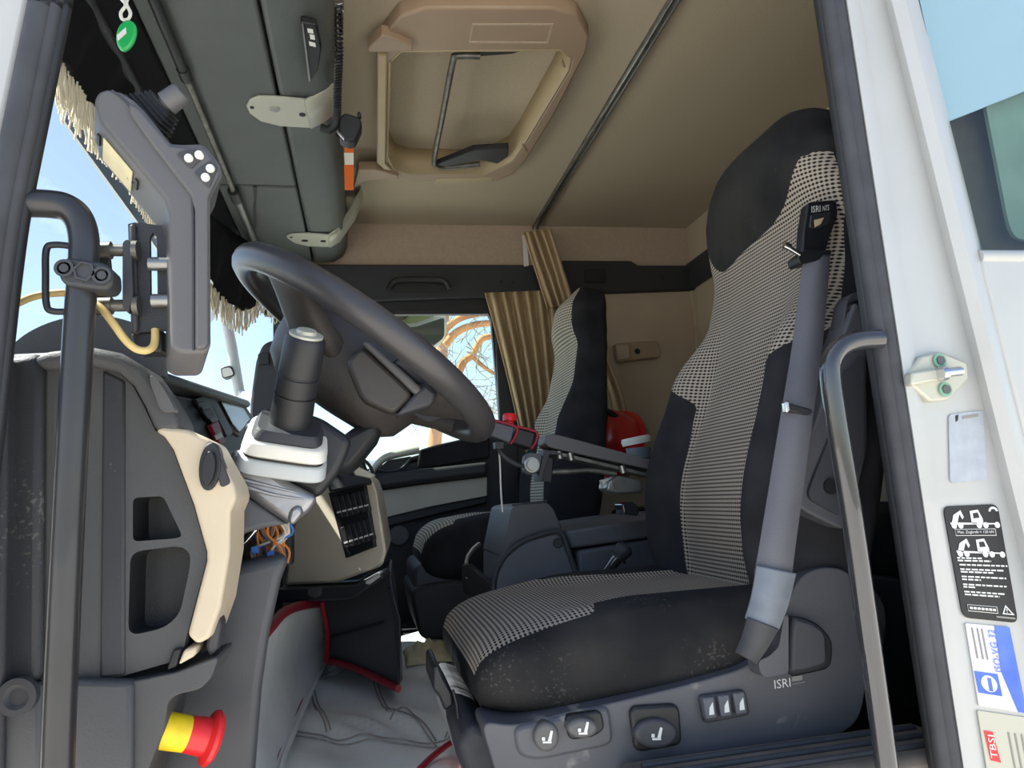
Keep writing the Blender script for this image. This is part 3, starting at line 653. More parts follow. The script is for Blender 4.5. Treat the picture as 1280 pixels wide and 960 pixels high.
def cushion(parent, x0, x1, yc, hw, z0, z1, parts, NS=80, NK=96, drop=.0, tilt=.0, frontblack=.30):
    P = []; UV = []; info = []; L = x1 - x0
    for i in range(NS + 1):
        s = i / NS; x = x0 + L * s
        e = min(s / .22, 1); q = math.sqrt(max(0, 1 - (1 - e) ** 2.2)); e2 = min((1 - s) / .05, 1); q2 = math.sqrt(max(0, 1 - (1 - e2) ** 2)) * .3 + .7
        hgt = (z1 - z0) * (.28 + .72 * q) * q2; hh = hw * (.88 + .12 * q)
        zc = z1 - (z1 - z0) * (1 - q) * .45 - hgt / 2 + tilt * (1 - s)
        row = []; uvr = []; inf = []
        for k in range(NK):
            a = 2 * math.pi * k / NK; c, sn = math.cos(a), math.sin(a)
            w = math.copysign(abs(c) ** .5, c); dd = math.copysign(abs(sn) ** .5, sn)
            bo = .022 * sst((abs(w) - .5) / .25) * (1 - .8 * sst((abs(w) - .86) / .14)) * sst((s - .12) / .3) if dd > 0 else 0
            row.append(V((x, yc + w * hh * (1 - .06 * (1 - dd) * .5), zc + dd * hgt / 2 + bo * max(0, dd))))
            uvr.append((w * hh + (dd - 1) * hgt * .5 * math.copysign(1, w), x if dd > -.5 else x)); inf.append((w, dd, s))
        P.append(row); UV.append(uvr); info.append(inf)
    # run the check in arc length along the nose
    al = [0]
    for i in range(NS): al.append(al[-1] + (P[i + 1][NK // 4] - P[i][NK // 4]).length)
    UV = [[(u[0], al[i]) for u in r] for i, r in enumerate(UV)]
    FD = []
    for i in range(NS + 1):
        r = []
        for k in range(NK):
            sq = (2 * math.pi * k / NK - math.pi / 2) / (math.pi / 2)
            if sq > 2: sq -= 4
            s = i / NS; ql = lerp_tab([(0, .62), (frontblack - .02, .50), (frontblack + .01, .29), (.6, .25), (1, .22)], s)
            r.append((abs(sq) - ql, -1))
        FD.append(r)
    return split_build(P, UV, FD, parts, parent)

ds = thing('driver_seat', 'driver air seat with beige check fabric, black bolsters and grey base', 'seat', (.42, 1.2, .25))
SY = 1.20
back_hw = [(0, .20), (.10, .245), (.30, .262), (.48, .240), (.60, .222), (.70, .214), (.76, .228), (.86, .205), (.94, .165), (1, .115)]
back_th = [(0, .055), (.2, .07), (.5, .065), (.75, .055), (1, .05)]
backrest(ds, V((.64, SY, .46)), .915, math.radians(13.5), back_hw, back_th, .072, [('backrest_insert', 'check'), ('backrest_bolster', 'cloth_black'), ('headrest', 'cloth_black_worn')])
cushion(ds, .135, .72, SY, .245, .40, .535, [('cushion_insert', 'check'), ('cushion_bolster', 'cloth_black_worn')])
# seat base with controls, seen from the door side
YB = .945
base_o = [(600, 900), (640, 908), (700, 893), (760, 880), (860, 856), (930, 836), (960, 815), (985, 752), (1002, 718), (1030, 708), (1060, 712), (1076, 740), (1082, 800), (1082, 870), (1072, 905), (1040, 925), (900, 955), (840, 985), (840, 1040), (640, 1040), (618, 960)]
slab('seat_base', rnd(PX(base_o, YB), .02), (0, .075, 0), 'seat_plastic', ds, bevel=.012, seg=3)
slab('suspension_box', [(.17, 1.0, .25), (.66, 1.0, .25), (.66, 1.0, .415), (.17, 1.0, .415)], (0, .43, 0), 'black_plastic', ds, bevel=.01)
slab('switch_plate', rnd(PX([(642, 910), (762, 882), (768, 925), (760, 934), (672, 952), (648, 946)], YB - .006), .012), (0, .02, 0), 'seat_plastic', ds, bevel=.005)
bz = [(787, 884), (850, 880), (854, 932), (795, 942)]
slab('control_recess', rnd(PX(bz, YB - .008), .012), (0, .012, 0), 'black_plastic', ds, bevel=.004)
def knob(cx, cy, rx, ry, name='seat_control', dep=.02, m='control_grey'):
    pts = [at(cx + rx * math.cos(2 * math.pi * k / 24), cy + ry * math.sin(2 * math.pi * k / 24), YB - dep) for k in range(24)]
    o = slab(name, pts, (0, dep + .01, 0), m, ds, bevel=.005, seg=3)
    g = MB()   # little seat pictogram
    for poly in (((-.30, .45), (.30, .45), (.30, .30), (-.30, .30)), ((.05, .28), (.28, .28), (.40, -.50), (.25, -.55)), ((-.35, .25), (-.15, .25), (-.15, -.02), (-.35, -.02))):
        g.slab([at(cx + a * 18, cy + b * 16, YB - dep - .0012) for a, b in poly], (0, .001, 0))
    g.build('pictogram', 'print_white', o); return o
knob(684, 922, 16, 19, dep=.016); knob(729, 911, 19, 13, dep=.026); knob(821, 918, 27, 19, dep=.018, m='control_dark')
slab('lever_housing', rnd(PX([(706, 896), (752, 888), (757, 912), (742, 922), (712, 926)], YB - .012), .008), (0, .02, 0), 'black_plastic', ds, bevel=.003)
slab('button_frame', rnd(PX([(874, 870), (932, 862), (938, 894), (881, 905)], YB - .006), .006), (0, .01, 0), 'control_dark', ds, bevel=.002)
for i, x in enumerate((879, 898, 917)):
    y = 873 - i * 3
    b = slab('rocker_button', rnd(PX([(x, y), (x + 14, y - 2), (x + 18, y + 25), (x + 4, y + 27)], YB - .014), .003), (0, .012, 0), 'console_plastic', ds, bevel=.002)
    slab('pictogram', PX([(x + 8, y + 12), (x + 12, y + 5), (x + 14, y + 20), (x + 8, y + 21)], YB - .0152), (0, .001, 0), 'print_white', b, bevel=0)
# pocket with lever at the rear of the base
slab('lever_pocket', rnd(PX([(990, 768), (1022, 778), (1042, 800), (1040, 836), (985, 848), (982, 800)], YB - .003), .014), (0, .01, 0), 'black_plastic', ds, bevel=.003)
slab('recline_lever', rnd(PX([(993, 770), (1018, 778), (1034, 790), (1036, 832), (1002, 842), (988, 842), (990, 790)], YB - .022), .01), (0, .025, 0), 'control_dark', ds, bevel=.006)
slab('buckle_lever', rnd(PX([(948, 826), (962, 820), (974, 808), (980, 770), (986, 768), (986, 842), (956, 848), (950, 840)], YB - .03), .006), (0, .03, 0), 'seat_plastic', ds, bevel=.005)
text('maker_lettering', 'ISRI', PX([(967, 850), (987, 847), (988, 858), (968, 861)], YB), 'print_white', ds, V((0, -.001, 0)))
for q in (((990, 846), (1003, 844), (1003, 850), (990, 852)), ((990, 855), (1006, 852), (1006, 853), (990, 856))):
    slab('maker_mark', PX(q, YB - .001), (0, .001, 0), 'print_grey', ds, bevel=0)
# front latch hardware
slab('release_handle', PX([(541, 833), (548, 830), (556, 848), (566, 866), (568, 882), (556, 890), (549, 872), (541, 862)], 1.05), (0, .12, 0), 'black_plastic', ds, bevel=.006)
tube('release_wire', PX([(566, 862), (571, 880), (573, 898)], 1.04), .002, 'black_plastic', ds, smooth=0)
slab('front_bellows', PX([(588, 905), (618, 915), (650, 1000), (590, 1000), (572, 930)], .99), (0, .40, 0), 'rubber', ds, bevel=.01)
# belt
def ribbon(path, wd, Y, name, m, parent, th=.0025, smooth=8):
    pts = catmull([V((p[0], p[1], p[2] if len(p) > 2 else Y)) for p in path], smooth); L_, R_ = [], []
    for i, p in enumerate(pts):
        t = pts[min(i + 1, len(pts) - 1)] - pts[max(i - 1, 0)]; nn = V((-t.y, t.x, 0)).normalized(); wv = wd if not isinstance(wd, tuple) else wd[0] + (wd[1] - wd[0]) * i / (len(pts) - 1)
        L_.append(at(p.x + nn.x * wv / 2, p.y + nn.y * wv / 2, p.z)); R_.append(at(p.x - nn.x * wv / 2, p.y - nn.y * wv / 2, p.z - .012))
    return solid(MB().grid([L_, R_]).build(name, m, parent, smooth=60), th)
sb = ribbon([(1021, 318, .970), (1016, 370, .960), (1008, 440, .945), (996, 520, .916), (984, 600, .905), (972, 680, .902), (966, 720, .905)], (33, 47), 1.0, 'seat_belt', 'belt_grey', ds)
ribbon([(970, 712, .899), (962, 750, .897), (952, 780, .897)], (50, 44), .9, 'belt_sleeve', 'sleeve_clear', sb, th=.006)
ribbon([(953, 778, .896), (944, 800, .90), (932, 822, .905)], (42, 30), .9, 'belt_end', 'rubber', sb, th=.010)
slab('belt_keeper', PX([(985, 503), (1016, 512), (1015, 521), (984, 513)], .905), (0, .015, 0), 'black_plastic', sb, bevel=.002)
slab('keeper_pin', PX([(981, 502), (987, 500), (989, 515), (983, 516)], .90), (0, .01, 0), 'chrome', sb, bevel=.002)
bgd = slab('belt_guide', rnd(PX([(1010, 252), (1046, 249), (1048, 268), (1036, 300), (1032, 318), (1003, 318), (1004, 290)], .972), .008), (0, .02, 0), 'print_black', ds, bevel=.005)
slab('guide_slot', rnd(PX([(1014, 268), (1040, 264), (1037, 278), (1022, 286), (1012, 284)], .970), .004), (0, .003, 0), 'rail_black', bgd, bevel=.001)
slab('slot_pad', PX([(1018, 275), (1030, 272), (1026, 280), (1019, 284)], .969), (0, .002, 0), 'curtain_tan', bgd, bevel=0)
slab('guide_foot', rnd(PX([(997, 320), (1006, 312), (1040, 312), (1039, 319), (1020, 326), (1000, 330)], .960), .004), (0, .03, 0), 'print_black', bgd, bevel=.004)
text('guide_lettering', 'ISRI', PX([(1014, 258), (1025, 257), (1025, 265), (1014, 266)], .972), 'print_white', bgd, V((0, -.001, 0)))
text('guide_lettering', 'NTS', PX([(1028, 258), (1036, 256), (1036, 263), (1028, 264)], .972), 'print_white', bgd, V((0, -.001, 0)))
tube('chrome_hook', PX([(980, 306), (990, 312), (1000, 318)], .960), .004, 'chrome', bgd)
lathe('hook_eye', [(0, 0), (.006, 0), (.006, .01), (0, .01)], at(980, 306, .955), (1, 0, -.5), 'chrome', bgd, n=12)
# folded armrest / shell behind the belt
ar = slab('folded_armrest', rnd(PX([(1072, 370), (1084, 420), (1085, 560), (1062, 662), (1048, 660), (1000, 636), (990, 622), (998, 580), (1022, 520), (1046, 440)], .925), .02), (0, .05, 0), 'seat_plastic', ds, bevel=.012, seg=3)
holed('armrest_face', rnd(PX([(1050, 470), (1080, 440), (1080, 560), (1056, 648), (1008, 622), (1020, 590), (1040, 540)], .919), .015), [], (0, .01, 0), 'control_dark', ar)
lathe('adjuster_hole', [(0, 0), (.011, 0), (.011, .004), (0, .004)], at(1040, 608, .915), (0, 1, 0), 'print_black', ar, n=14)
lathe('armrest_screw', [(0, 0), (.004, 0), (.004, .004), (0, .004)], at(1003, 586, .921), (0, 1, 0), 'chrome', ar, n=10)
gr = slab('side_grille', rnd(PX([(1058, 376), (1066, 366), (1084, 362), (1086, 400), (1064, 410), (1052, 412)], .935), .006), (0, .03, 0), 'control_dark', ds, bevel=.003)
for i in range(4): slab('grille_rib', PX([(1061, 378 + i * 8), (1082, 373 + i * 8), (1082, 376 + i * 8), (1060, 381 + i * 8)], .932), (0, .004, 0), 'print_black', gr, bevel=0)

ps = thing('passenger_seat', 'passenger seat with pale check fabric beside the tan curtain', 'seat', (.5, 2.42, .25))
backrest(ps, V((.63, 2.40, .50)), .90, math.radians(10), [(0, .20), (.10, .235), (.30, .25), (.48, .235), (.60, .21), (.74, .19), (.80, .17), (.90, .14), (1, .10)], back_th, .05, [('backrest_insert', 'check_pass'), ('backrest_bolster', 'cloth_black'), ('headrest', 'cloth_black')], NS=80, NK=64, plain=True)
cushion(ps, .16, .70, 2.42, .235, .44, .64, [('cushion_insert', 'check_pass'), ('cushion_bolster', 'cloth_black')], NS=50, NK=64, frontblack=.2)
slab('seat_base', rnd(PX([(516, 708), (540, 700), (640, 690), (690, 690), (690, 800), (530, 790), (520, 760)], 2.22), .03), (0, .40, 0), 'panel_dark', ps, bevel=.02)
slab('base_skirt', rnd(PX([(512, 738), (535, 730), (690, 716), (690, 800), (525, 800)], 2.19), .03), (0, .45, 0), 'dash_black', ps, bevel=.015)

# bunk behind the seats
bk = thing('sleeper_bunk', 'dark upholstered bunk bed along the rear wall', 'bed', (1.2, 1.9, .25))
slab('mattress', [(.98, .93, .50), (1.44, .93, .50), (1.44, 2.93, .50), (.98, 2.93, .50)], (0, 0, .12), 'cloth_black', bk, bevel=.03, seg=4)
slab('bunk_base', [(1.0, .93, .25), (1.44, .93, .25), (1.44, 2.93, .25), (1.0, 2.93, .25)], (0, 0, .25), 'trim_dark', bk, bevel=.01)
hl = thing('safety_helmet', 'red safety helmet with black strap lying on the bunk', 'helmet', at(752, 560, 2.62))
hc = at(757, 548, 2.62); hax = V((-.55, -.35, .35)).normalized()
lathe('shell', [(.125, -.05), (.118, 0), (.10, .05), (.06, .085), (0, .10)], hc, hax, 'helmet_red', hl)
lathe('brim', [(.118, -.06), (.145, -.055), (.145, -.045), (.118, -.045)], hc, hax, 'helmet_red', hl)
lathe('headband', [(.125, -.10), (.132, -.10), (.132, -.05), (.125, -.05)], hc, hax, 'hatch_plastic', hl)
tube('strap', PX([(737, 517), (748, 512), (764, 517), (777, 530), (776, 543)], 2.55), .012, 'print_black', hl)
wb = thing('white_tub', 'white lidded tub on the bunk beside the crane arm', 'tub', at(796, 566, 1.9))
lathe('tub_body', [(0, -.03), (.03, -.03), (.036, 0), (0, 0)], at(798, 560, 1.95), (0, 0, 1), 'sleeve_clear', wb)
lathe('lid', [(0, 0), (.04, 0), (.042, .012), (.038, .02), (0, .02)], at(796, 555, 1.95), (-.15, 0, 1), 'white_label', wb)

# ================================================================== DASHBOARD
db = thing('dashboard', 'dark grey dashboard with beige trim and switch banks', 'dashboard', (-.45, 1.8, .25))
YE = .87
# hood and body along the cab width
def prof_body(name, prof, y0, y1, m, bev=.012, rise=0): return MB().slab([(x, y0, z) for x, z in prof], (0, y1 - y0, rise)).build(name, m, db, bevel=bev, seg=3)
prof_body('hood', [(-.66, .81), (-.56, .86), (-.44, .888), (-.32, .892), (-.272, .886), (-.264, .872), (-.29, .862), (-.62, .79)], .90, 1.90, 'panel_dark', .010, .085)
prof_body('cluster_face', [(-.33, .862), (-.285, .862), (-.225, .70), (-.20, .62), (-.33, .60)], .92, 1.88, 'dash_black', .008, .085)
prof_body('passenger_top', [(-.70, .80), (-.55, .855), (-.36, .86), (-.25, .83), (-.22, .78), (-.24, .60), (-.62, .55)], 1.78, 2.90, 'dash_black')
prof_body('lower_body', [(-.60, .82), (-.34, .82), (-.30, .60), (-.30, .27), (-.60, .27)], .92, 2.90, 'black_plastic')
# rounded dome at the door end
dome = []
for i in range(9):
    t = i / 8; row = []
    for k in range(25):
        s_ = k / 24; px = 12 + 190 * s_; py = 440 - 46 * math.sin(math.pi * min(1, s_ * .93 + .0)) ** .6 * (1 - t * .15) + t * 6
        row.append(at(px, py, .95 + .5 * t))
    dome.append(row)
MB().grid(dome + [[p - V((0, 0, .12)) for p in dome[-1]]]).add([], []).build('dash_dome', 'dash_grey', db, smooth=60)
slab('dome_front', dome[0] + [at(205, 470, .95), at(10, 470, .95)], (0, .02, 0), 'dash_grey', db, bevel=0)
arch_o = [(38, 446), (60, 438), (110, 432), (150, 440), (180, 458), (203, 490), (222, 522), (226, 540), (194, 540), (180, 508), (166, 482), (146, 464), (112, 455), (50, 462)]
slab('arch_rim', PX(arch_o, YE - .02), (0, .08, 0), 'dash_grey', db, bevel=.008, seg=3)
slab('defrost_vent', rnd(PX([(187, 468), (196, 472), (213, 500), (219, 514), (206, 516), (200, 512), (188, 480)], YE - .028), .008), (0, .02, 0), 'control_grey', db, bevel=.004)
end_o = [(50, 460), (112, 455), (146, 464), (166, 482), (180, 508), (194, 538), (206, 546), (216, 562), (242, 632), (258, 690), (258, 702), (234, 792), (226, 824), (150, 846), (50, 850)]
cub1 = rnd(PX([(166, 622), (204, 620), (228, 670), (220, 673), (166, 677)], YE), .006); cub2 = rnd(PX([(163, 690), (226, 682), (238, 692), (238, 706), (225, 768), (204, 786), (160, 795)], YE), .012)
holed('end_panel', PX(end_o, YE), [cub1, cub2], (0, .02, 0), 'dash_grey', db)
for c in (cub1, cub2):
    n = len(c); back = [p + V((.004, .045, 0)) for p in c]
    MB().add(c + back, [[i, (i + 1) % n, n + (i + 1) % n, n + i] for i in range(n)] + [[n + i for i in range(n)]]).build('cubby', 'black_plastic', db, smooth=40)
slab('door_strip', PX([(4, 446), (52, 440), (50, 852), (-4, 866)], YE - .012), (0, .03, 0), 'dash_black', db, bevel=.008)
slab('door_strip', PX([(52, 448), (76, 452), (72, 850), (50, 852)], YE - .004), (0, .03, 0), 'dash_grey', db, bevel=.006)
slab('door_strip', PX([(128, 462), (156, 476), (156, 845), (124, 848)], YE - .003), (0, .01, 0), 'dash_black', db, bevel=.003)
slab('wall_infill', PX([(-140, 446), (10, 446), (0, 1040), (-140, 1040)], YE - .03), (0, .03, 0), 'dash_black', db, bevel=.006)
# beige trim
be = [(193, 538), (203, 533), (235, 537), (262, 550), (276, 575), (293, 606), (296, 622), (288, 640), (287, 692), (276, 758), (262, 798), (246, 806), (234, 794), (258, 702), (258, 690), (242, 632), (216, 562), (205, 546)]
bt = slab('beige_trim', PX(be, YE - .02), (0, .10, 0), 'beige_plastic', db, bevel=.008, seg=3)
slab('trim_foot', PX([(230, 812), (246, 808), (244, 820), (222, 832)], YE - .012), (0, .04, 0), 'beige_plastic', db, bevel=.003)
slab('trim_gap', PX([(216, 812), (228, 810), (220, 834), (208, 838)], YE - .008), (0, .03, 0), 'print_black', db, bevel=.002)
ov = [at(262 + 13 * math.cos(a) - 5 * math.sin(a), 583 + 30 * math.sin(a) + 5 * math.cos(a), YE - .026) for a in [2 * math.pi * k / 24 for k in range(24)]]
sw = slab('light_switch', ov, (0, .02, 0), 'black_plastic', bt, bevel=.004)
slab('switch_row', rnd(PX([(262, 556), (272, 562), (288, 604), (276, 610)], YE - .024), .004), (0, .02, 0), 'dash_black', bt, bevel=.002)
ov2 = [at(260 + 8 * math.cos(a) - 4 * math.sin(a), 585 + 21 * math.sin(a) + 4 * math.cos(a), YE - .034) for a in [2 * math.pi * k / 20 for k in range(20)]]
slab('switch_knob', ov2, (0, .012, 0), 'print_black', bt, bevel=.004)
# switches and screen on the cluster face
def face(px, py, lift=.004):       # pixel onto the sloping instrument face
    n = V((0, .96, .085)).cross(V((-.06, 0, .162))).normalized(); n = n if n.x > 0 else -n; p0 = V((-.285, .92, .862)) + n * lift; v = M @ V(((px - 640) / F, (480 - py) / F, 1)); o = V((0, 0, CZ))
    return o + v * ((p0 - o).dot(n) / v.dot(n))
nface = V((0, .96, .085)).cross(V((-.06, 0, .162))).normalized(); nface = nface if nface.x < 0 else -nface
def fslab(name, q, lift, th, m, par=db, bev=.002): return slab(name, [face(*p, lift) for p in q], nface * th, m, par, bevel=bev)
fslab('switch_bank', ((244, 498), (258, 494), (276, 522), (268, 532)), .008, .008, 'black_plastic')
fslab('switch_bank', ((258, 494), (268, 495), (292, 540), (284, 546)), .008, .008, 'print_black')
for q in (((247, 503), (257, 500), (260, 506), (250, 509)), ((253, 513), (263, 510), (270, 520), (261, 524))): fslab('rocker_switch', q, .012, .004, 'dash_black')
fslab('red_switch', ((263, 530), (273, 526), (282, 552), (276, 556)), .010, .008, 'piping_red')
fslab('white_mark', ((268, 544), (276, 540), (279, 546), (271, 550)), .0115, .001, 'white_label')
fslab('screen_frame', ((271, 497), (304, 503), (318, 524), (300, 545), (290, 536)), .006, .006, 'print_black')
fslab('screen', ((276, 501), (302, 506), (313, 524), (300, 540), (291, 530)), .010, .004, 'screen_glass')
# kick panel and lower end panel
slab('kick_panel', PX([(262, 726), (300, 706), (364, 692), (352, 726), (338, 790), (328, 860), (320, 960), (320, 1040), (120, 1040), (120, 850), (230, 830), (262, 790)], .98), (-.02, .12, 0), 'panel_dark', db, bevel=.012, seg=3)
slab('lower_end_panel', rnd(PX([(70, 852), (165, 852), (222, 840), (274, 820), (264, 848), (250, 862), (222, 868), (210, 876), (206, 910), (186, 960), (172, 1040), (70, 1040)], YE - .01), .006), (0, .09, 0), 'dash_grey', db, bevel=.006)
slab('lower_door_strip', PX([(88, 850), (166, 852), (165, 1040), (88, 1040)], YE - .018), (0, .02, 0), 'panel_dark', db, bevel=.006)
slab('lower_door_strip', PX([(-20, 866), (52, 854), (52, 1040), (-20, 1040)], YE - .02), (0, .03, 0), 'panel_dark', db, bevel=.006)
lathe('screw_cup', [(0, .004), (.008, .004), (.012, 0), (.018, 0), (.018, .01), (0, .01)], at(20, 872, YE - .03), (0, 1, 0), 'control_dark', db)
slab('broken_clip', PX([(264, 782), (274, 770), (277, 780), (272, 812), (262, 822), (256, 808)], YE), (0, .03, 0), 'control_dark', db, bevel=.004)
# centre stack: flank turned towards the driver
cs = [(356, 732, 1.86), (420, 729, 1.77), (478, 708, 1.68), (483, 690, 1.67), (470, 612, 1.67), (462, 590, 1.69), (430, 576, 1.74), (400, 590, 1.80), (366, 660, 1.86)]
slab('centre_stack', PX(cs, 0), (.03, .55, 0), 'beige_panel', db, bevel=.008)
def flank(px, py, lift=.006):      # the plane through the flank
    a, b, c = at(366, 700, 1.86), at(478, 708, 1.68), at(470, 612, 1.67); n = (b - a).cross(c - a).normalized()
    if n.y > 0: n = -n
    v = M @ V(((px - 640) / F, (480 - py) / F, 1)); o = V((0, 0, CZ)); p0 = a + n * lift
    return o + v * ((p0 - o).dot(n) / v.dot(n)), n
def kslab(name, q, lift, th, m, par=db, bev=.002):
    pts = [flank(*p, lift)[0] for p in q]; return slab(name, pts, -flank(0, 0)[1] * th, m, par, bevel=bev)
kp = kslab('switch_frame', ((410, 616), (454, 604), (468, 684), (432, 698)), .008, .012, 'black_plastic')
for r0, r1 in (((415, 622), (456, 612)), ((424, 660), (462, 648))):
    (xa, ya_), (xb, yb_) = r0, r1
    for i in range(6):
        t0, t1 = (i + .1) / 6, (i + .9) / 6; x0_, y0_, x1_, y1_ = xa + (xb - xa) * t0, ya_ + (yb_ - ya_) * t0, xa + (xb - xa) * t1, ya_ + (yb_ - ya_) * t1
        b = kslab('rocker_switch', ((x0_, y0_), (x1_, y1_), (x1_ + 7, y1_ + 26), (x0_ + 7, y0_ + 26)), .013, .008, 'dash_black', kp)
        kslab('white_mark', ((x0_ + 5.0, y0_ + 18), (x1_ + 4.4, y1_ + 18), (x1_ + 5, y1_ + 20), (x0_ + 5.6, y0_ + 20)), .0138, .001, 'print_white', kp, bev=0)
slab('stack_top', PX([(405, 590, 1.72), (430, 570, 1.70), (455, 575, 1.68), (466, 606, 1.66), (452, 606, 1.66), (412, 616, 1.70)], 0), (0, .3, 0), 'black_plastic', db, bevel=.006)
slab('tray_lip', PX([(340, 738, 1.80), (440, 733, 1.70), (474, 714, 1.62), (480, 722, 1.62), (440, 750, 1.70), (340, 754, 1.80)], 0), (.02, .1, 0), 'dash_black', db, bevel=.006)
slab('lower_console', PX([(404, 750, 1.90), (438, 748, 1.85), (488, 716, 1.69), (496, 770, 1.68), (500, 862, 1.66), (445, 836, 1.86), (410, 826, 1.96), (412, 800, 1.94)], 0), (.02, .45, 0), 'panel_dark', db, bevel=.008)
slab('console_seam', PX([(405, 798, 1.955), (480, 776, 1.685), (480, 779, 1.685), (405, 801, 1.955)], 0), (0, .01, 0), 'print_black', db, bevel=0)
slab('console_edge', PX([(484, 735, 1.66), (490, 735, 1.65), (501, 775, 1.65), (503, 850, 1.64), (497, 862, 1.64), (493, 780, 1.66)], 0), (0, .06, 0), 'dash_black', db, bevel=.004)
slab('tray_clip', PX([(384, 735, 1.74), (402, 734, 1.73), (402, 744, 1.73), (393, 748, 1.735), (384, 744, 1.74)], 0), (0, .02, 0), 'control_dark', db, bevel=.002)
for q in ([(432, 570), (450, 572), (462, 582), (466, 592)], [(428, 600), (420, 590), (424, 576), (436, 572)], [(440, 596), (436, 580), (446, 570), (458, 578)]):
    tube('loose_cable', PX(q, 1.64), .0035, 'print_black', db)
slab('silver_vane', PX([(430, 572), (438, 578), (470, 594), (464, 598), (444, 594)], 1.62), (0, .01, 0), 'strap_silver', db, bevel=.002)

# wires hanging under the column
wr = thing('wire_bundle', 'bundle of coloured wires hanging under the taped steering column', 'wires', at(330, 700, 1.05))
for i in range(34):
    mm = random.choice(['wire_orange', 'wire_brown', 'wire_white', 'wire_grey', 'wire_grey', 'wire_blue', 'wire_white', 'wire_orange'])
    x0_ = random.uniform(316, 362); x1_ = random.uniform(312, 360)
    tube('wire', PX([(x0_, 652), (x0_ + random.uniform(-8, 8), 668), (x1_ + random.uniform(-8, 8), 686), (x1_, 704)], random.uniform(1.04, 1.12)), .0016, mm, wr, n=5, smooth=4)
for p in ((318, 688), (338, 694)): slab('blue_connector', PX([(p[0] - 5, p[1] - 4), (p[0] + 4, p[1] - 6), (p[0] + 5, p[1] + 3), (p[0] - 4, p[1] + 5)], 1.03), (0, .01, 0), 'wire_blue', wr, bevel=.001)
tube('metal_bracket', PX([(290, 690), (306, 678), (318, 664), (322, 656)], 1.05), .004, 'chrome', wr)
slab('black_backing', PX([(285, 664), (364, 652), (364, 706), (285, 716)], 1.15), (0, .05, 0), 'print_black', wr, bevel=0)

# emergency stop
es = thing('emergency_stop', 'yellow and red emergency stop button on the lower dash end', 'button', at(215, 940, .90))
e0 = at(200, 912, .885); eax = (at(250, 920, .90) - e0).normalized(); k_ = (at(246, 922, .85) - e0).length
lathe('yellow_collar', [(0, 0), (.0185, 0), (.019, .004), (.0185, .028), (0, .028)], e0, eax, 'yellow_plastic', es)
lathe('red_cap', [(0, .028), (.0185, .028), (.0195, .040), (.020, .048), (.028, .052), (.029, .056), (.025, .060), (0, .062)], e0, eax, 'red_plastic', es)

# ================================================================== STEERING
WC = at(457, 437, 1.2); wt = V((.37, 0, -.28)).normalized(); wn = V((.28, 0, .37)).normalized(); wy = V((0, 1, 0)); WR = .228
swl = thing('steering_wheel', 'large dark steering wheel tilted over the column', 'steering wheel', WC)
ring = []
for i in range(72):
    a = 2 * math.pi * i / 72; rad = wt * math.cos(a) - wy * math.sin(a); c = WC + rad * WR
    ring.append([c + rad * (.0205 * math.cos(b)) + wn * (.022 * math.sin(b)) for b in [2 * math.pi * k / 14 for k in range(14)]])
MB().rings(ring, False, True).build('rim', 'wheel_leather', swl, smooth=80)
def wp(a, r, h): return WC + (wt * math.cos(a) - wy * math.sin(a)) * r + wn * h
def spoke(a, wd0, wd1, name='spoke'):
    rings = []
    for t in [k / 8 for k in range(9)]:
        r = .07 + (WR - .07) * t; h = -.045 + .045 * t ** 1.5; wd = wd0 + (wd1 - wd0) * (t if t < .7 else .7 + (t - .7) * -1.2)
        th = .024 - .010 * t
        rad = wt * math.cos(a) - wy * math.sin(a); sd = wt * -math.sin(a) - wy * math.cos(a); c = WC + rad * r + wn * h
        rings.append([c + sd * (wd * math.copysign(abs(math.cos(b)) ** .6, math.cos(b))) + wn * (th * math.copysign(abs(math.sin(b)) ** .6, math.sin(b))) for b in [2 * math.pi * k / 16 for k in range(16)]])
    MB().rings(rings).build(name, 'wheel_plastic', swl, smooth=70)
for a in (.62, -.62, math.pi - .95, math.pi + .95): spoke(a, .055, .030)
# hub bowl below and pad above
bowl = []
for i, (r, h) in enumerate([(.03, -.115), (.085, -.110), (.108, -.09), (.118, -.06), (.122, -.03), (.118, 0), (.10, .022), (.06, .032), (.02, .035)]):
    bowl.append([wp(a, r * (1 + .10 * math.cos(2 * a)), h) for a in [2 * math.pi * k / 40 for k in range(40)]])
MB().rings(bowl).build('hub', 'wheel_plastic', swl, smooth=60)
slab('hub_recess', rnd([wp(a, r, h) for a, r, h in ((1.05, .118, -.055), (.35, .16, -.052), (.52, .20, -.022), (1.2, .16, -.012))], .02), wn * .01, 'control_dark', swl, bevel=.004)
slab('hub_strip', PX([(452, 428), (460, 425), (516, 474), (528, 486), (520, 494), (500, 474)], 1.045), (0, .05, .0), 'control_grey', swl, bevel=.004)
slab('hub_facet', PX([(494, 520), (520, 490), (532, 480), (546, 492), (540, 506)], 1.045), (0, .05, .0), 'control_dark', swl, bevel=.005)
slab('hub_panel', rnd(PX([(432, 452), (452, 432), (500, 476), (518, 494), (494, 518), (452, 500)], 1.052), .012), (0, .04, .0), 'wheel_plastic', swl, bevel=.006)
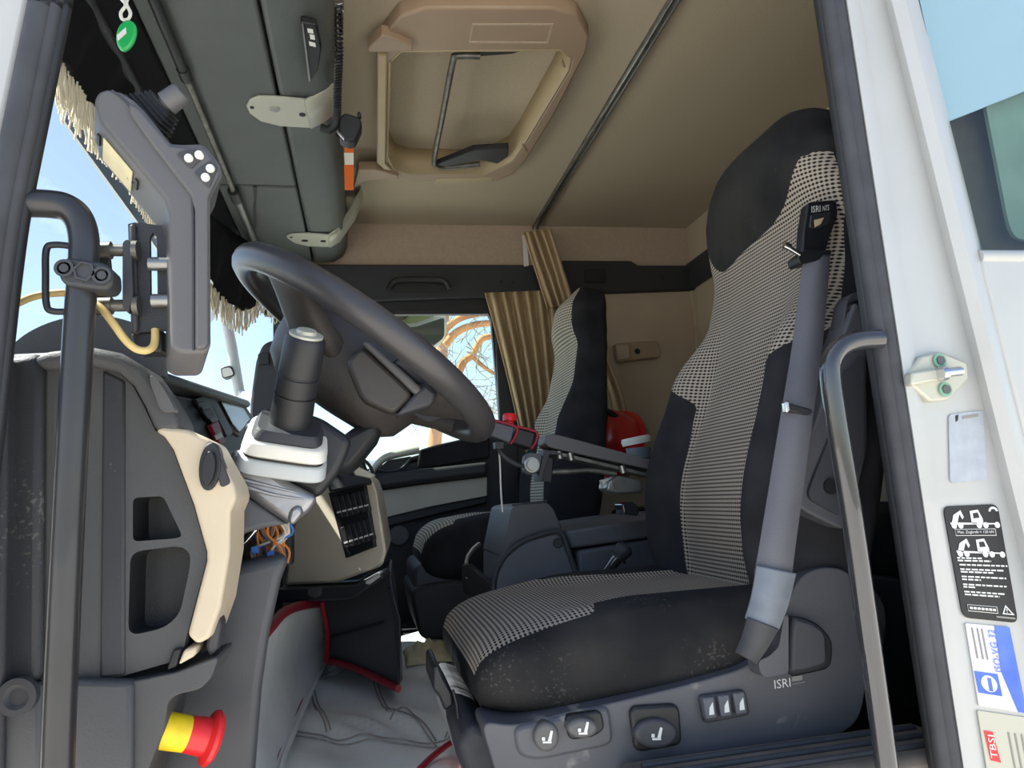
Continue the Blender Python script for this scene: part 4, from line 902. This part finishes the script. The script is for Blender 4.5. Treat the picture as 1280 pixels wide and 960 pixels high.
# column
sc = thing('steering_column', 'black steering column with white taped lever base and silver tape', 'steering column', at(370, 640, 1.1))
slab('column_shroud', rnd(PX([(302, 530), (345, 515), (400, 520), (441, 548), (436, 566), (424, 592), (398, 624), (366, 612), (312, 572)], 1.0), .012), (-.02, .22, 0), 'black_plastic', sc, bevel=.012, seg=3)
slab('column_tube', PX([(400, 590), (430, 540), (470, 520), (480, 540), (440, 590)], 1.15), (0, .12, 0), 'black_plastic', sc, bevel=.02)
MB().grid([PX([(282, 572, .98), (304, 590, .975), (340, 612, .972), (372, 634, .97)], 0), PX([(300, 560, .97), (324, 578, .965), (360, 604, .962), (398, 622, .96)], 0)]).build('tmp', 'silver_tape', sc)
bpy.data.objects.remove(bpy.data.objects['tmp'])
slab('silver_tape_wrap', PX([(283, 570), (300, 558), (320, 574), (362, 602), (400, 622), (386, 640), (366, 656), (356, 652), (326, 632), (298, 611), (292, 596)], .975), (-.01, .12, 0), 'silver_tape', sc, bevel=.010, seg=3)
for q in ([(294, 580), (312, 584), (328, 590)], [(300, 606), (340, 618), (380, 624)], [(296, 598), (330, 606), (372, 616)]): tube('tape_fold', PX(q, .974), [.0035, .001], 'silver_tape', sc, n=6)
slab('tape_tail', PX([(362, 636), (374, 630), (380, 640), (366, 658), (358, 652)], .968), (0, .02, 0), 'silver_tape', sc, bevel=.006)
slab('lower_shroud', PX([(297, 612), (358, 655), (330, 660), (300, 668), (284, 674), (286, 640)], .985), (0, .12, 0), 'console_plastic', sc, bevel=.006)
lv_ax = V((.20, -.42, .80)).normalized(); lx = V((1, 0, 0)); lx = (lx - lx.dot(lv_ax) * lv_ax).normalized(); ly = lv_ax.cross(lx)
LB = at(357, 560, 1.0)
def rblock(h0, h1, w0, w1, name, m, cx=0, cy=0, rnd_=.35, par=sc):
    rings = []
    for h, wd in ((h0, w0 * .95), (h0 + .003, w0), (h1 - .003, w1), (h1, w1 * .95)):
        rings.append([LB + lv_ax * h + lx * (cx + wd * math.copysign(abs(math.cos(a)) ** rnd_, math.cos(a))) + ly * (cy + wd * math.copysign(abs(math.sin(a)) ** rnd_, math.sin(a))) for a in [2 * math.pi * k / 40 + .6 for k in range(40)]])
    return MB().rings(rings).build(name, m, par, smooth=50)
rblock(-.02, .000, .056, .054, 'tape_band', 'mirror_shell'); rblock(.0, .004, .050, .050, 'tape_gap', 'print_black'); rblock(.004, .022, .053, .050, 'tape_band', 'white_tape')
rblock(.022, .036, .044, .040, 'lever_base', 'dash_black')
lathe('lever_shaft', [(0, .03), (.027, .03), (.0265, .055), (.0255, .075), (.023, .075), (.023, .078), (.026, .078), (.026, .10), (.0245, .101), (.0245, .103), (.026, .104), (.025, .150), (.022, .154), (0, .154)], LB, lv_ax, 'black_plastic', sc)
lathe('lever_cap', [(0, .154), (.021, .153), (.021, .157), (.013, .158), (.012, .162), (0, .163)], LB, lv_ax, 'strap_silver', sc)

# ================================================================== DOOR-SIDE RAILS, CONTROLLER
gl = tag(tube('grab_rail', PX([(20, 254), (60, 255), (84, 260), (99, 275), (105, 300), (104, 335), (98, 420), (90, 560), (82, 720), (74, 900), (68, 1050)], .75), .0135, 'rail_left', n=18), 'black grab rail by the dashboard carrying the controller clamp', 'rail')
gr2 = tag(tube('grab_rail', PX([(1100, 424), (1072, 426), (1052, 434), (1040, 450), (1038, 472), (1046, 530), (1064, 640), (1084, 780), (1106, 940), (1120, 1050)], .79), .0125, 'rail_black', n=18), 'glossy black grab rail in front of the driver seat belt', 'rail')
cl = thing('rail_clamp', 'black clamp and slotted bracket bolted to the grab rail', 'bracket', at(107, 365, .74))
YQ = .728
slab('clamp_plate', rnd(PX([(74, 326), (84, 321), (130, 328), (140, 336), (141, 354), (134, 362), (112, 360), (80, 355), (73, 346)], YQ), .004), (0, .03, 0), 'dash_black', cl, bevel=.003)
for p in ((81, 336), (128, 345)):
    lathe('bolt', [(.0085, 0), (.0085, -.003), (.006, -.003), (.006, 0), (.004, 0), (.004, -.003), (0, -.003)], at(*p, YQ), (0, 1, 0), 'rubber', cl, n=16)
lathe('hex_boss', [(0, 0), (.010, 0), (.010, -.003), (.008, -.003), (.0075, -.001), (0, -.001)], at(106, 340, YQ), (0, 1, 0), 'rubber', cl, n=6)
tube('wire_loop', PX([(92, 308), (68, 306), (58, 312), (57, 345), (58, 380), (66, 389), (92, 389)], .755), .0032, 'black_plastic', cl)
slab('back_plate', rnd(PX([(116, 311), (136, 312), (139, 340), (134, 393), (108, 393), (112, 360)], .775), .004), (0, .006, 0), 'black_plastic', cl, bevel=.002)
for p in ((146, 313), (147, 382)): lathe('spacer_bolt', [(0, -.02), (.008, -.02), (.009, -.005), (.006, -.005), (.006, .015), (.010, .015), (.010, .02), (0, .02)], at(*p, .775), (1, 0, 0), 'steel_worn', cl, n=12)
slab('side_plate', rnd(PX([(153, 302), (160, 298), (164, 310), (166, 370), (160, 392), (153, 384)], .768), .004), (0, .01, 0), 'rubber', cl, bevel=.002)
holed('slotted_bracket', PX([(160, 280), (168, 278), (212, 283), (212, 412), (164, 416)], .785), [PX([(187, 296), (191, 291), (196, 296), (197, 370), (188, 372)], .785)], (0, .006, 0), 'dash_black', cl)
slab('bracket_flange', PX([(160, 280), (169, 278), (172, 414), (163, 416)], .778), (0, .03, 0), 'control_dark', cl, bevel=.003)
for p in ((202, 330), (206, 376)): lathe('spacer_bolt', [(0, -.012), (.007, -.012), (.007, .012), (0, .012)], at(*p, .78), (1, 0, 0), 'steel', cl, n=12)
slab('lower_block', PX([(162, 416), (204, 412), (204, 440), (170, 440)], .79), (0, .03, 0), 'print_black', cl, bevel=.003)
ho = tag(tube('hose', PX([(-5, 392, .80), (20, 380, .80), (45, 370, .79), (76, 366, .785), (100, 368, .785), (122, 380, .77), (140, 402, .765), (156, 424, .765), (170, 436, .765), (184, 438, .765), (193, 430, .77), (194, 412, .775)], 0), .0038, 'hose_beige', n=10), 'thin beige hose looping behind the rail clamp', 'hose')
ctl = thing('crane_controller', 'grey joystick controller with white buttons mounted on the rail clamp', 'controller', at(238, 441, .75))
YK = .742; ev_ = V((-.05, .05, -.012))
cpoly = [(118, 124), (123, 114), (134, 110), (152, 114), (168, 124), (182, 138), (206, 168), (214, 178), (230, 179), (252, 178), (262, 186), (277, 207), (278, 218), (263, 247), (264, 432), (258, 441), (226, 441), (214, 434), (212, 268), (206, 248), (170, 204), (126, 152)]
slab('housing', PX(cpoly, YK), V((-.018, .055, -.014)), 'control_grey', ctl, bevel=.005, seg=3)
slab('front_shell', PX([(176, 136), (206, 172), (214, 181), (232, 183), (252, 182), (260, 189), (273, 209), (273, 217), (259, 246), (260, 430), (254, 436), (243, 436), (243, 262), (238, 244), (190, 182), (160, 140), (160, 126)], YK - .006), (0, .012, 0), 'control_grey', ctl, bevel=.004)
tube('shell_groove', PX([(140, 113), (160, 130), (190, 172), (226, 214), (238, 234), (241, 260), (242, 350), (242, 438)], YK - .001), .0012, 'control_dark', ctl, n=6)
pad_n = V((0, -1, 0))
for q in (((220, 192), (231, 187), (248, 186), (256, 194), (238, 211)), ((242, 215), (262, 200), (271, 207), (271, 212), (261, 235))):
    slab('button_pad', rnd(PX(q, YK - .008), .003), (0, .004, 0), 'control_dark', ctl, bevel=.001)
for p in ((236, 198), (249, 194), (263, 211), (257, 222)):
    lathe('push_button', [(.0042, .004), (.0042, -.002), (.003, -.004), (0, -.0042)], at(*p, YK - .0085), (0, 1, 0), 'white_label', ctl, n=14)
# bellows and joystick leaving the upper edge
j0 = at(192, 142, YK + .025); jax = (at(212, 127, YK + .02) - j0).normalized(); jt = (at(206, 160, YK + .025) - at(176, 124, YK + .025)).normalized(); jy = jax.cross(jt).normalized()
bel = []
for i in range(11):
    h = .004 + .0022 * i; sc_ = (1 - .035 * i) * (1 if i % 2 == 0 else .86)
    bel.append([j0 - jax * .012 + jax * h + jt * (.027 * sc_ * math.copysign(abs(math.cos(a)) ** .4, math.cos(a))) + jy * (.020 * sc_ * math.copysign(abs(math.sin(a)) ** .4, math.sin(a))) for a in [2 * math.pi * k / 28 for k in range(28)]])
MB().rings(bel).build('bellows', 'black_plastic', ctl, smooth=30)
lathe('joystick_knob', [(0, .006), (.008, .006), (.009, .012), (.0085, .018), (.0125, .019), (.0115, .036), (.009, .039), (0, .039)], j0 - jax * .002, jax, 'control_grey', ctl)
# side label
EV = V((-.018, .055, -.014)); e1, e2 = at(126, 152, YK), at(170, 204, YK); en = (e2 - e1).cross(EV).normalized()
if en.dot(V((0, 0, CZ)) - e1) < 0: en = -en
lab = lambda t, u, h: e1 + (e2 - e1) * t + EV * u + en * h
slab('maker_label', [lab(.12, .28, .0016), lab(.95, .28, .0016), lab(.95, .85, .0016), lab(.12, .85, .0016)], -en * .001, 'cream_label', ctl, bevel=0)
for t0 in (-.06, 1.04): slab('dark_slot', [lab(t0, .35, .002), lab(t0 + .08, .35, .002), lab(t0 + .08, .6, .002), lab(t0, .6, .002)], -en * .002, 'print_black', ctl, bevel=0)
slab('side_clip', PX([(157, 214), (163, 212), (172, 228), (168, 231), (158, 222)], YK + .03), (0, .01, 0), 'print_black', ctl, bevel=.001)

# ================================================================== FLOOR MAT
fmt = thing('floor_mat', 'white quilted leather floor mat with red piping', 'mat', (0, 1.6, .255))
def fl(px, py, z=.285): return at(px, py, Z=z)
crease = [fl(408, 826), fl(398, 846), fl(385, 875), fl(368, 915), fl(352, 955), fl(340, 1000)]
topL = PX([(402, 755, 1.93), (384, 757, 1.80), (366, 761, 1.62), (350, 769, 1.45), (336, 784, 1.30), (322, 800, 1.15)], 0)
rows = []
cr_ = catmull(crease, 6); tp_ = catmull(topL, 6)
for t in [k / 14 for k in range(15)]:
    rows.append([a * (1 - t) + b * t + V((-.03 * math.sin(math.pi * t), 0, -.02 * math.sin(math.pi * t))) * min(1, i / 10) + V((0, 0, .003 * math.sin(9 * t + i * .7))) for i, (a, b) in enumerate(zip(cr_, tp_))])
solid(MB().grid(rows).build('footwell_wall', 'mat_white', fmt, smooth=70), .010)
gx = [(-.16 + .012 * i) for i in range(60)]; gy = [1.02 + .022 * j for j in range(68)]
def mz(x, y): return .278 + .006 * math.sin(x * 17 + y * 9) * math.sin(y * 13 - x * 5) + .004 * math.sin(x * 41 + y * 23) + .014 * math.exp(-((x - .02) ** 2 * 90 + (y - 1.52) ** 2 * 120)) * math.sin(50 * (x + .6 * y)) ** 2
solid(MB().grid([[V((x, y, mz(x, y))) for x in gx] for y in gy]).build('floor_quilt', 'mat_white', fmt, smooth=70), .010, -1)
def onmat(pts, n=8, r=.0014, m='seam_line', name='stitching', lift=.003):
    p = catmull([fl(*q, .28) for q in pts], n); p = [V((q.x, q.y, mz(q.x, q.y) + lift)) for q in p]; tube(name, p, r, m, fmt, n=6, smooth=0)
for off in (0, 5):
    onmat([(370, 910 + off), (400, 916 + off), (426, 925 + off), (470, 924 + off), (540, 923 + off), (570, 921 + off), (584, 928 + off)])
    onmat([(388 + off, 862), (398 + off, 888), (408 + off, 915)]); onmat([(464 + off, 842), (472 + off, 872), (484 + off, 898)])
    onmat([(400, 842 + off), (436, 830 + off)], n=4); onmat([(488, 898 + off), (505, 890 + off), (530, 908 + off), (545, 921 + off)]); onmat([(556 + off, 920), (570 + off, 902), (584 + off, 896)])
tube('stitching', [p + V((.004, 0, .008)) for p in cr_], .0045, 'mat_white', fmt, n=8, smooth=0); tube('stitching', [p + V((-.006, 0, .014)) for p in cr_], .0018, 'piping_red', fmt, n=6, smooth=0)
tube('red_piping', [p + V((.004, -.004, .003)) for p in tp_], .010, 'piping_red', fmt, n=8, smooth=0)
tube('red_piping', PX([(402, 752, 1.87), (408, 780, 1.88), (410, 800, 1.90), (408, 826, 1.93)], 0), .007, 'piping_red', fmt, n=8)
tube('red_piping', PX([(408, 826, 1.95), (425, 829, 1.90), (445, 836, 1.84), (470, 847, 1.74), (498, 861, 1.64)], 0), .008, 'piping_red', fmt, n=8)
tube('red_piping', [fl(*p, .290) for p in ((524, 962), (545, 942), (572, 926), (578, 950), (584, 1000))], .005, 'piping_red', fmt, n=8)
pedal = tag(tube('seat_slide_handle', PX([(575, 926, 1.14), (582, 945, 1.12), (590, 962, 1.10), (604, 962, 1.12)], 0), .007, 'rail_black'), 'black metal slide handle beside the red mat piping', 'handle')
cld = thing('crumpled_cloth', 'crumpled cloth lying on the mat with the yellow of sunlight in its colour', 'cloth', fl(535, 790, .28))
rows = [[V((.095 + .009 * i, 1.99 + .0105 * j, .285 + max(0, math.sin(math.pi * i / 14) * math.sin(math.pi * j / 18)) ** .5 * (.03 + .014 * math.sin(i * 1.3 + j * .8) * math.sin(j * .9 - i * .5)))) for i in range(15)] for j in range(19)]
solid(MB().grid(rows).build('cloth_folds', 'cream_label', cld, smooth=80), .004)  # cream colour carries the yellow sunlight falling on the cloth

# ================================================================== CENTRE BOX, CONSOLE, CRANE ARM
cb = thing('cool_box', 'grey lidded storage box with rounded side panel between the seats', 'storage box', at(660, 760, 1.7))
YX = 1.62
slab('box_body', PX([(627, 700), (641, 640), (700, 650), (712, 690), (724, 730), (726, 850), (626, 850)], YX + .01), (0, .26, 0), 'console_plastic', cb, bevel=.008)
slab('lid', rnd(PX([(627, 698), (640, 634), (650, 631), (684, 628), (692, 636), (704, 666), (690, 672), (650, 690)], YX + .004), .008), (0, .27, 0), 'seat_plastic', cb, bevel=.012, seg=3)
slab('side_panel', rnd(PX([(617, 745), (619, 718), (632, 694), (655, 676), (690, 665), (703, 668), (711, 690), (724, 726), (726, 850), (617, 850)], YX - .025), .012), (0, .03, 0), 'console_plastic', cb, bevel=.008)
tube('panel_edge', PX([(617, 745), (619, 718), (632, 694), (655, 676), (690, 665), (703, 668), (711, 690), (724, 726)], YX - .024), .006, 'dash_black', cb)
slab('lit_edge', rnd(PX([(620, 712), (630, 696), (640, 690), (634, 700), (624, 716)], YX - .03), .004), (0, .01, 0), 'cream_label', cb, bevel=.002)
bpy.data.objects.remove(bpy.data.objects['lit_edge'])
lathe('panel_bolt', [(0, 0), (.009, 0), (.011, .003), (.011, .006), (0, .006)], at(698, 679, YX - .03), (0, 1, 0), 'dash_black', cb, n=14)
for i in range(7): slab('lid_rib', [at(640, 634, YX + .03 + i * .03) + V((0, 0, .003)), at(684, 629, YX + .03 + i * .03) + V((0, 0, .003)), at(684, 629, YX + .045 + i * .03) + V((0, 0, .003)), at(640, 634, YX + .045 + i * .03) + V((0, 0, .003))], (0, 0, .004), 'seat_plastic', cb, bevel=.001)
slab('drawer', rnd(PX([(577, 706, 1.72), (586, 704, 1.72), (617, 730, 1.60), (620, 746, 1.60), (606, 752, 1.60), (578, 740, 1.72)], 0), .006), (.02, .10, -.01), 'black_plastic', cb, bevel=.006)
slab('white_sticker', PX([(582, 722, 1.70), (586, 719, 1.69), (592, 723, 1.67), (588, 727, 1.68)], 0), (0, .002, 0), 'white_label', cb, bevel=0)
tube('chrome_bail', PX([(583, 706, 1.74), (585, 696, 1.76), (592, 686, 1.78), (599, 680, 1.80)], 0), .005, 'chrome', cb)
ec = thing('engine_console', 'long dark grey console box behind the storage box', 'console', at(770, 740, 1.7))
slab('console_body', PX([(722, 688), (812, 674), (900, 665), (900, 850), (728, 850)], YX), (0, .42, 0), 'console_plastic', ec, bevel=.008)
slab('console_lid', PX([(707, 664), (812, 648), (900, 640), (900, 662), (812, 672), (714, 686)], YX - .005), (0, .43, 0), 'console_plastic', ec, bevel=.006)
gs = thing('gear_lever', 'small black gear lever standing between seat and console', 'lever', at(752, 724, 1.52))
g0_, g1_ = at(752, 722, 1.52), at(784, 682, 1.50); ga = (g1_ - g0_).normalized(); gL = (g1_ - g0_).length
lathe('stick', [(0, 0), (.008, 0), (.010, .02), (.013, .045), (.013, .055), (0, .055)], g0_, ga, 'rail_black', gs)
lathe('collar_ring', [(0, .053), (.020, .053), (.020, .058), (0, .058)], g0_, ga, 'black_plastic', gs)
lathe('knob', [(0, .058), (.015, .058), (.019, .075), (.018, gL - .006), (.012, gL), (0, gL)], g0_, ga, 'dash_black', gs)
lathe('gaiter', [(.045, -.02), (.04, -.008), (.028, 0), (.012, .006), (0, .006)], g0_, (0, 0, 1), 'rail_black', gs)
# crane armrest with mounted control box
ca = thing('joystick_support', 'grey padded armrest bar on a black bracket beyond the driver seat', 'armrest', at(745, 600, 1.52))
YR = 1.50
slab('arm_pad', rnd(PX([(682, 546), (686, 542), (700, 544), (870, 590), (870, 616), (808, 586), (690, 560), (682, 556)], YR), .006), (0, .07, 0), 'control_grey', ca, bevel=.010, seg=3)
slab('arm_plate', PX([(690, 563), (812, 592), (812, 596), (690, 567)], YR + .01), (0, .05, 0), 'steel_worn', ca, bevel=0)
slab('angle_bracket', PX([(681, 562), (700, 566), (700, 569), (687, 568), (680, 590), (678, 602), (674, 602), (674, 590)], YR - .005), (0, .05, 0), 'dash_black', ca, bevel=.001)
slab('slotted_plate', PX([(676, 590), (682, 570), (692, 572), (690, 604), (678, 602)], YR + .01), (0, .01, 0), 'print_black', ca, bevel=.002)
lathe('hinge_bolt', [(0, -.01), (.012, -.01), (.012, 0), (.016, 0), (.016, .01), (0, .01)], at(665, 581, YR - .01), (0, 1, 0), 'steel', ca, n=14)
slab('hinge_plate', rnd(PX([(656, 570), (662, 565), (678, 568), (676, 588), (666, 594), (655, 590)], YR), .006), (0, .03, 0), 'console_plastic', ca, bevel=.003)
tube('link_rod', PX([(690, 590), (715, 589), (742, 588), (770, 592)], YR + .03), .006, 'steel_worn', ca)
slab('pivot_block', rnd(PX([(760, 602), (774, 594), (802, 600), (804, 616), (770, 618), (758, 612)], YR), .006), (0, .06, 0), 'steel', ca, bevel=.005)
lathe('pivot_bolt', [(0, 0), (.014, 0), (.014, .01), (0, .01)], at(774, 604, YR - .008), (0, 1, 0), 'steel_worn', ca, n=14)
slab('white_bracket', PX([(752, 600), (766, 596), (764, 612), (756, 612)], YR + .02), (0, .02, 0), 'strap_silver', ca, bevel=.002)
slab('clamp_nut', rnd(PX([(777, 630), (790, 627), (800, 634), (798, 645), (780, 643)], YR + .02), .004), (0, .05, 0), 'rail_black', ca, bevel=.004)
for p in ((698, 568), (712, 570), (777, 586)): lathe('arm_bolt', [(0, 0), (.007, 0), (.007, .016), (0, .016)], at(p[0], p[1] - 4, YR + .005), (.2, 0, -1), 'steel', ca, n=10)
bx_ = thing('control_box', 'dark control box with red edges and red knob on the crane arm', 'control box', at(640, 560, 1.52))
slab('grey_half', rnd(PX([(605, 541), (610, 524), (644, 534), (638, 554)], YR), .004), (0, .05, 0), 'console_plastic', bx_, bevel=.004)
slab('black_half', rnd(PX([(640, 553), (646, 534), (670, 541), (665, 561)], YR), .004), (0, .05, 0), 'print_black', bx_, bevel=.004)
tube('red_edge', PX([(606, 523), (644, 533), (644, 546), (638, 555)], YR - .003), .003, 'piping_red', bx_, n=8)
tube('red_edge', PX([(646, 533), (670, 540), (670, 552), (664, 561)], YR - .003), .003, 'piping_red', bx_, n=8)
lathe('red_knob', [(0, 0), (.010, 0), (.010, .006), (.015, .008), (.015, .020), (.012, .024), (0, .024)], at(637, 531, YR + .025), (.08, 0, 1), 'red_plastic', bx_)
tube('cable', PX([(624, 552), (624, 562), (632, 572), (645, 580), (658, 583)], YR + .02), .005, 'rubber', bx_)
tube('thin_cable', PX([(623, 555), (625, 580), (626, 610), (628, 640)], YR + .05), .002, 'wire_white', bx_)
slab('cable_gland', rnd(PX([(619, 552), (630, 552), (630, 561), (620, 562)], YR), .003), (0, .03, 0), 'black_plastic', bx_, bevel=.003)

# ================================================================== DOOR PILLAR FITTINGS
YJ = .782
sk = thing('door_striker', 'hexagonal zinc door striker with two green washers on the white pillar', 'striker', at(1175, 502, YJ))
slab('striker_plate', PX([(1137, 463), (1152, 445), (1176, 439), (1210, 453), (1212, 474), (1186, 500), (1164, 502), (1140, 482)], YJ), (0, .014, 0), 'strap_silver', sk, bevel=.003)
slab('striker_ridge', PX([(1140, 465), (1172, 460), (1182, 463), (1182, 474), (1140, 482)], YJ - .012), (0, .014, 0), 'strap_silver', sk, bevel=.003)
tube('striker_pin', [at(1174, 467, YJ - .016), at(1200, 464, YJ - .010)], .006, 'chrome', sk, smooth=0)
lathe('pin_head', [(0, -.004), (.009, -.004), (.009, .004), (0, .004)], at(1178, 467, YJ - .017), (1, 0, .1), 'chrome', sk, n=14)
for p in ((1174, 451), (1181, 487)):
    o = lathe('washer', [(0, 0), (.009, 0), (.009, -.002), (0, -.002)], at(*p, YJ - .001), (0, 1, 0), 'green_washer', sk, n=16); lathe('bolt_head', [(0, -.002), (.006, -.002), (.006, -.004), (0, -.004)], at(*p, YJ - .001), (0, 1, 0), 'control_grey', o, n=6)
YL = .791
def bil(q, u, v):
    tl, tr, br, bl_ = q; return ((tl[0] * (1 - u) + tr[0] * u) * (1 - v) + (bl_[0] * (1 - u) + br[0] * u) * v, (tl[1] * (1 - u) + tr[1] * u) * (1 - v) + (bl_[1] * (1 - u) + br[1] * u) * v)
def spoly(q, pts, lift): return [at(*bil(q, u, v), YL - lift) for u, v in pts]
def sticker(name, q, m, label, r=.006):
    t = thing(name, label, 'sticker', at(*q[3], YL)); slab('sheet', rnd(PX(q, YL), r), (0, .0015, 0), m, t, bevel=0); return t
def ink(name, q, pts, m, t, lift=.0008): return MB().slab(spoly(q, pts, lift), (0, .0004, 0)).build(name, m, t)
q0 = [(1186, 518), (1229, 513), (1234, 600), (1188, 604)]
s0 = sticker('grey_sticker', q0, 'blurred_grey', 'pale grey unreadable sticker under the door striker')
ink('bar_mark', q0, ((.20, .03), (.28, .02), (.26, .10), (.20, .12)), 'print_black', s0); ink('print_line', q0, ((.40, .05), (.85, .04), (.85, .08), (.40, .09)), 'print_grey', s0)
q1 = [(1179, 633), (1247, 630), (1273, 779), (1204, 772)]
s1 = sticker('warning_plate', q1, 'print_black', 'black warning plate with white crane truck drawings on the white pillar', .01)
def circ(cx, cy, rx, ry, n=14): return [(cx + rx * math.cos(2 * math.pi * k / n), cy + ry * math.sin(2 * math.pi * k / n)) for k in range(n)]
for vy, ux in ((.02, 0), (.27, .02)):
    for poly in (((.10 + ux, .14 + vy), (.16 + ux, .06 + vy), (.30 + ux, .02 + vy), (.34 + ux, .08 + vy), (.31 + ux, .10 + vy), (.27 + ux, .05 + vy), (.20 + ux, .14 + vy)), ((.47 + ux, .12 + vy), (.47 + ux, .03 + vy), (.62 + ux, .02 + vy), (.68 + ux, .10 + vy), (.68 + ux, .14 + vy), (.47 + ux, .14 + vy)), ((.08 + ux, .125 + vy), (.95 + ux * .5, .14 + vy), (.95 + ux * .5, .15 + vy), (.08 + ux, .145 + vy))):
        ink('truck_drawing', q1, poly, 'print_white', s1)
    ink('cab_window', q1, ((.52 + ux, .05 + vy), (.61 + ux, .045 + vy), (.63 + ux, .09 + vy), (.52 + ux, .095 + vy)), 'print_black', s1, .0012)
    for cx in (.14, .26, .60, .72, .93): ink('wheel_drawing', q1, circ(cx + ux * (cx < .9), .155 + vy, .048, .026), 'print_white', s1, .0010)
ink('arc_symbol', q1, [(.90 + .085 * math.cos(a), .06 - .04 * math.sin(a)) for a in [math.pi * k / 10 for k in range(11)]], 'print_white', s1); ink('arc_core', q1, [(.90 + .045 * math.cos(a), .06 - .02 * math.sin(a)) for a in [math.pi * k / 8 for k in range(9)]], 'print_black', s1, .0012)
def frame(q, u0, v0, u1, v1, t, d=.008):
    ink('print_frame', q, ((u0, v0), (u1, v0), (u1, v1), (u0, v1)), 'print_white', t); ink('frame_field', q, ((u0 + d, v0 + d * .6), (u1 - d, v0 + d * .6), (u1 - d, v1 - d * .6), (u0 + d, v1 - d * .6)), 'print_black', t, .0012)
frame(q1, .14, .205, .88, .265, s1); frame(q1, .12, .875, .66, .935, s1)
def words(body, q, u0, v0, u1, v1, t, m='print_white', lift=.0016): text('lettering', body, spoly(q, ((u0, v0), (u1, v0), (u1, v1), (u0, v1)), lift), m, t, V((0, 0, 0)))
words('Max. Zugkraft = 120 kN', q1, .18, .22, .84, .25, s1)
for v, u in ((.455, .55), (.478, .70), (.515, .98), (.555, .90), (.578, .70), (.62, .92), (.645, .45), (.69, .90), (.712, .32), (.755, .86), (.78, .74)):
    x = .09 if v < .5 else .11
    while x < u:                        # print too small to read: rows of dashes
        w_ = random.uniform(.05, .13); ink('print_line', q1, ((x, v), (min(u, x + w_), v), (min(u, x + w_), v + .013), (x, v + .013)), 'print_white', s1); x += w_ + .025
x = .16
while x < .6: ink('print_line', q1, ((x, .895), (x + .05, .895), (x + .05, .915), (x, .915)), 'print_white', s1, .0016); x += .07
ink('triangle', q1, ((.82, .855), (.96, .935), (.74, .935)), 'print_white', s1); ink('triangle_field', q1, ((.825, .875), (.915, .926), (.775, .926)), 'print_black', s1, .0012)
words('!', q1, .82, .885, .84, .922, s1); ink('print_line', q1, ((.62, .955), (.96, .955), (.96, .97), (.62, .97)), 'print_grey', s1)
q2 = [(1207, 779), (1262, 784), (1284, 892), (1224, 882)]
s2 = sticker('oil_sticker', q2, 'sticker_lilac', 'white and blue hydraulic oil sticker lettered ISO-VG 32', .002)
ink('blue_field', q2, ((.66, 0), (1, 0), (1, 1), (.82, 1), (.62, .55)), 'sticker_blue', s2)
text('lettering', 'ISO-VG 32', spoly(q2, ((.42, .55), (.50, .02), (.64, .02), (.56, .55)), .0016), 'sticker_blue', s2, V((0, 0, 0)))
bpy.data.objects.remove([o for o in s2.children if o.name.startswith('lettering')][0])
uv_, fs_ = textmesh('ISO-VG 32')
mk('lettering', [at(*bil(q2, .48 + .16 * v - .0, .55 - .50 * u), YL - .0016) for u, v in [(u, 1 - v) for u, v in uv_]], fs_, 'sticker_blue', s2)
ink('logo_square', q2, ((.02, .58), (.52, .58), (.54, .84), (.04, .84)), 'sticker_blue', s2); ink('logo_oval', q2, circ(.30, .71, .17, .10, 20), 'print_white', s2, .0012); ink('logo_print', q2, ((.28, .64), (.36, .64), (.36, .80), (.28, .80)), 'sticker_blue', s2, .0016)
for u in (.12, .24, .34): ink('print_line', q2, ((u, .05), (u + .03, .05), (u + .04, .42), (u + .01, .42)), 'print_grey', s2)
q3 = [(1222, 888), (1290, 898), (1310, 1010), (1240, 1000)]
s3 = sticker('service_sticker', q3, 'sticker_grey', 'greenish grey service sticker with red logo at the pillar foot', .002)
ink('red_logo', q3, ((.06, .22), (.22, .22), (.28, .56), (.10, .55)), 'red_plastic', s3)
uv_, fs_ = textmesh('TBSI')
mk('lettering', [at(*bil(q3, .11 + .12 * v, .52 - .26 * u), YL - .0016) for u, v in [(u, 1 - v) for u, v in uv_]], fs_, 'print_white', s3)
for u in (.5, .62, .74): ink('print_line', q3, ((u, .2), (u + .03, .2), (u + .05, .8), (u + .02, .8)), 'print_grey', s3)
mat('sill_grey', (112, 104, 94), .6, noise=.3, nscale=14, lint=.4, lscale=60)
sill = slab('trim_11', [(.30, .82, .365), (.72, .82, .365), (.72, .935, .365), (.30, .935, .365)], (0, 0, -.12), 'sill_grey', bevel=.01, **st)
for k in range(3): tube('sill_rib', [(.32, .845 + .03 * k, .367), (.70, .845 + .03 * k, .367)], .004, 'rubber', sill, n=8, smooth=0)
# corrugated tube and fitting on the sill
ctb = thing('corrugated_hose', 'black corrugated hose lying behind the right grab rail', 'hose', at(1120, 960, .95))
coil(PX([(1075, 975), (1105, 962), (1135, 955), (1160, 962)], .95), .016, .005, 14).build('hose_body', 'black_plastic', ctb, smooth=60)
lathe('brass_fitting', [(0, 0), (.010, 0), (.010, .01), (.014, .012), (.014, .022), (0, .022)], at(1124, 922, .93), (1, -.3, 0), 'steel_worn', ctb, n=8)
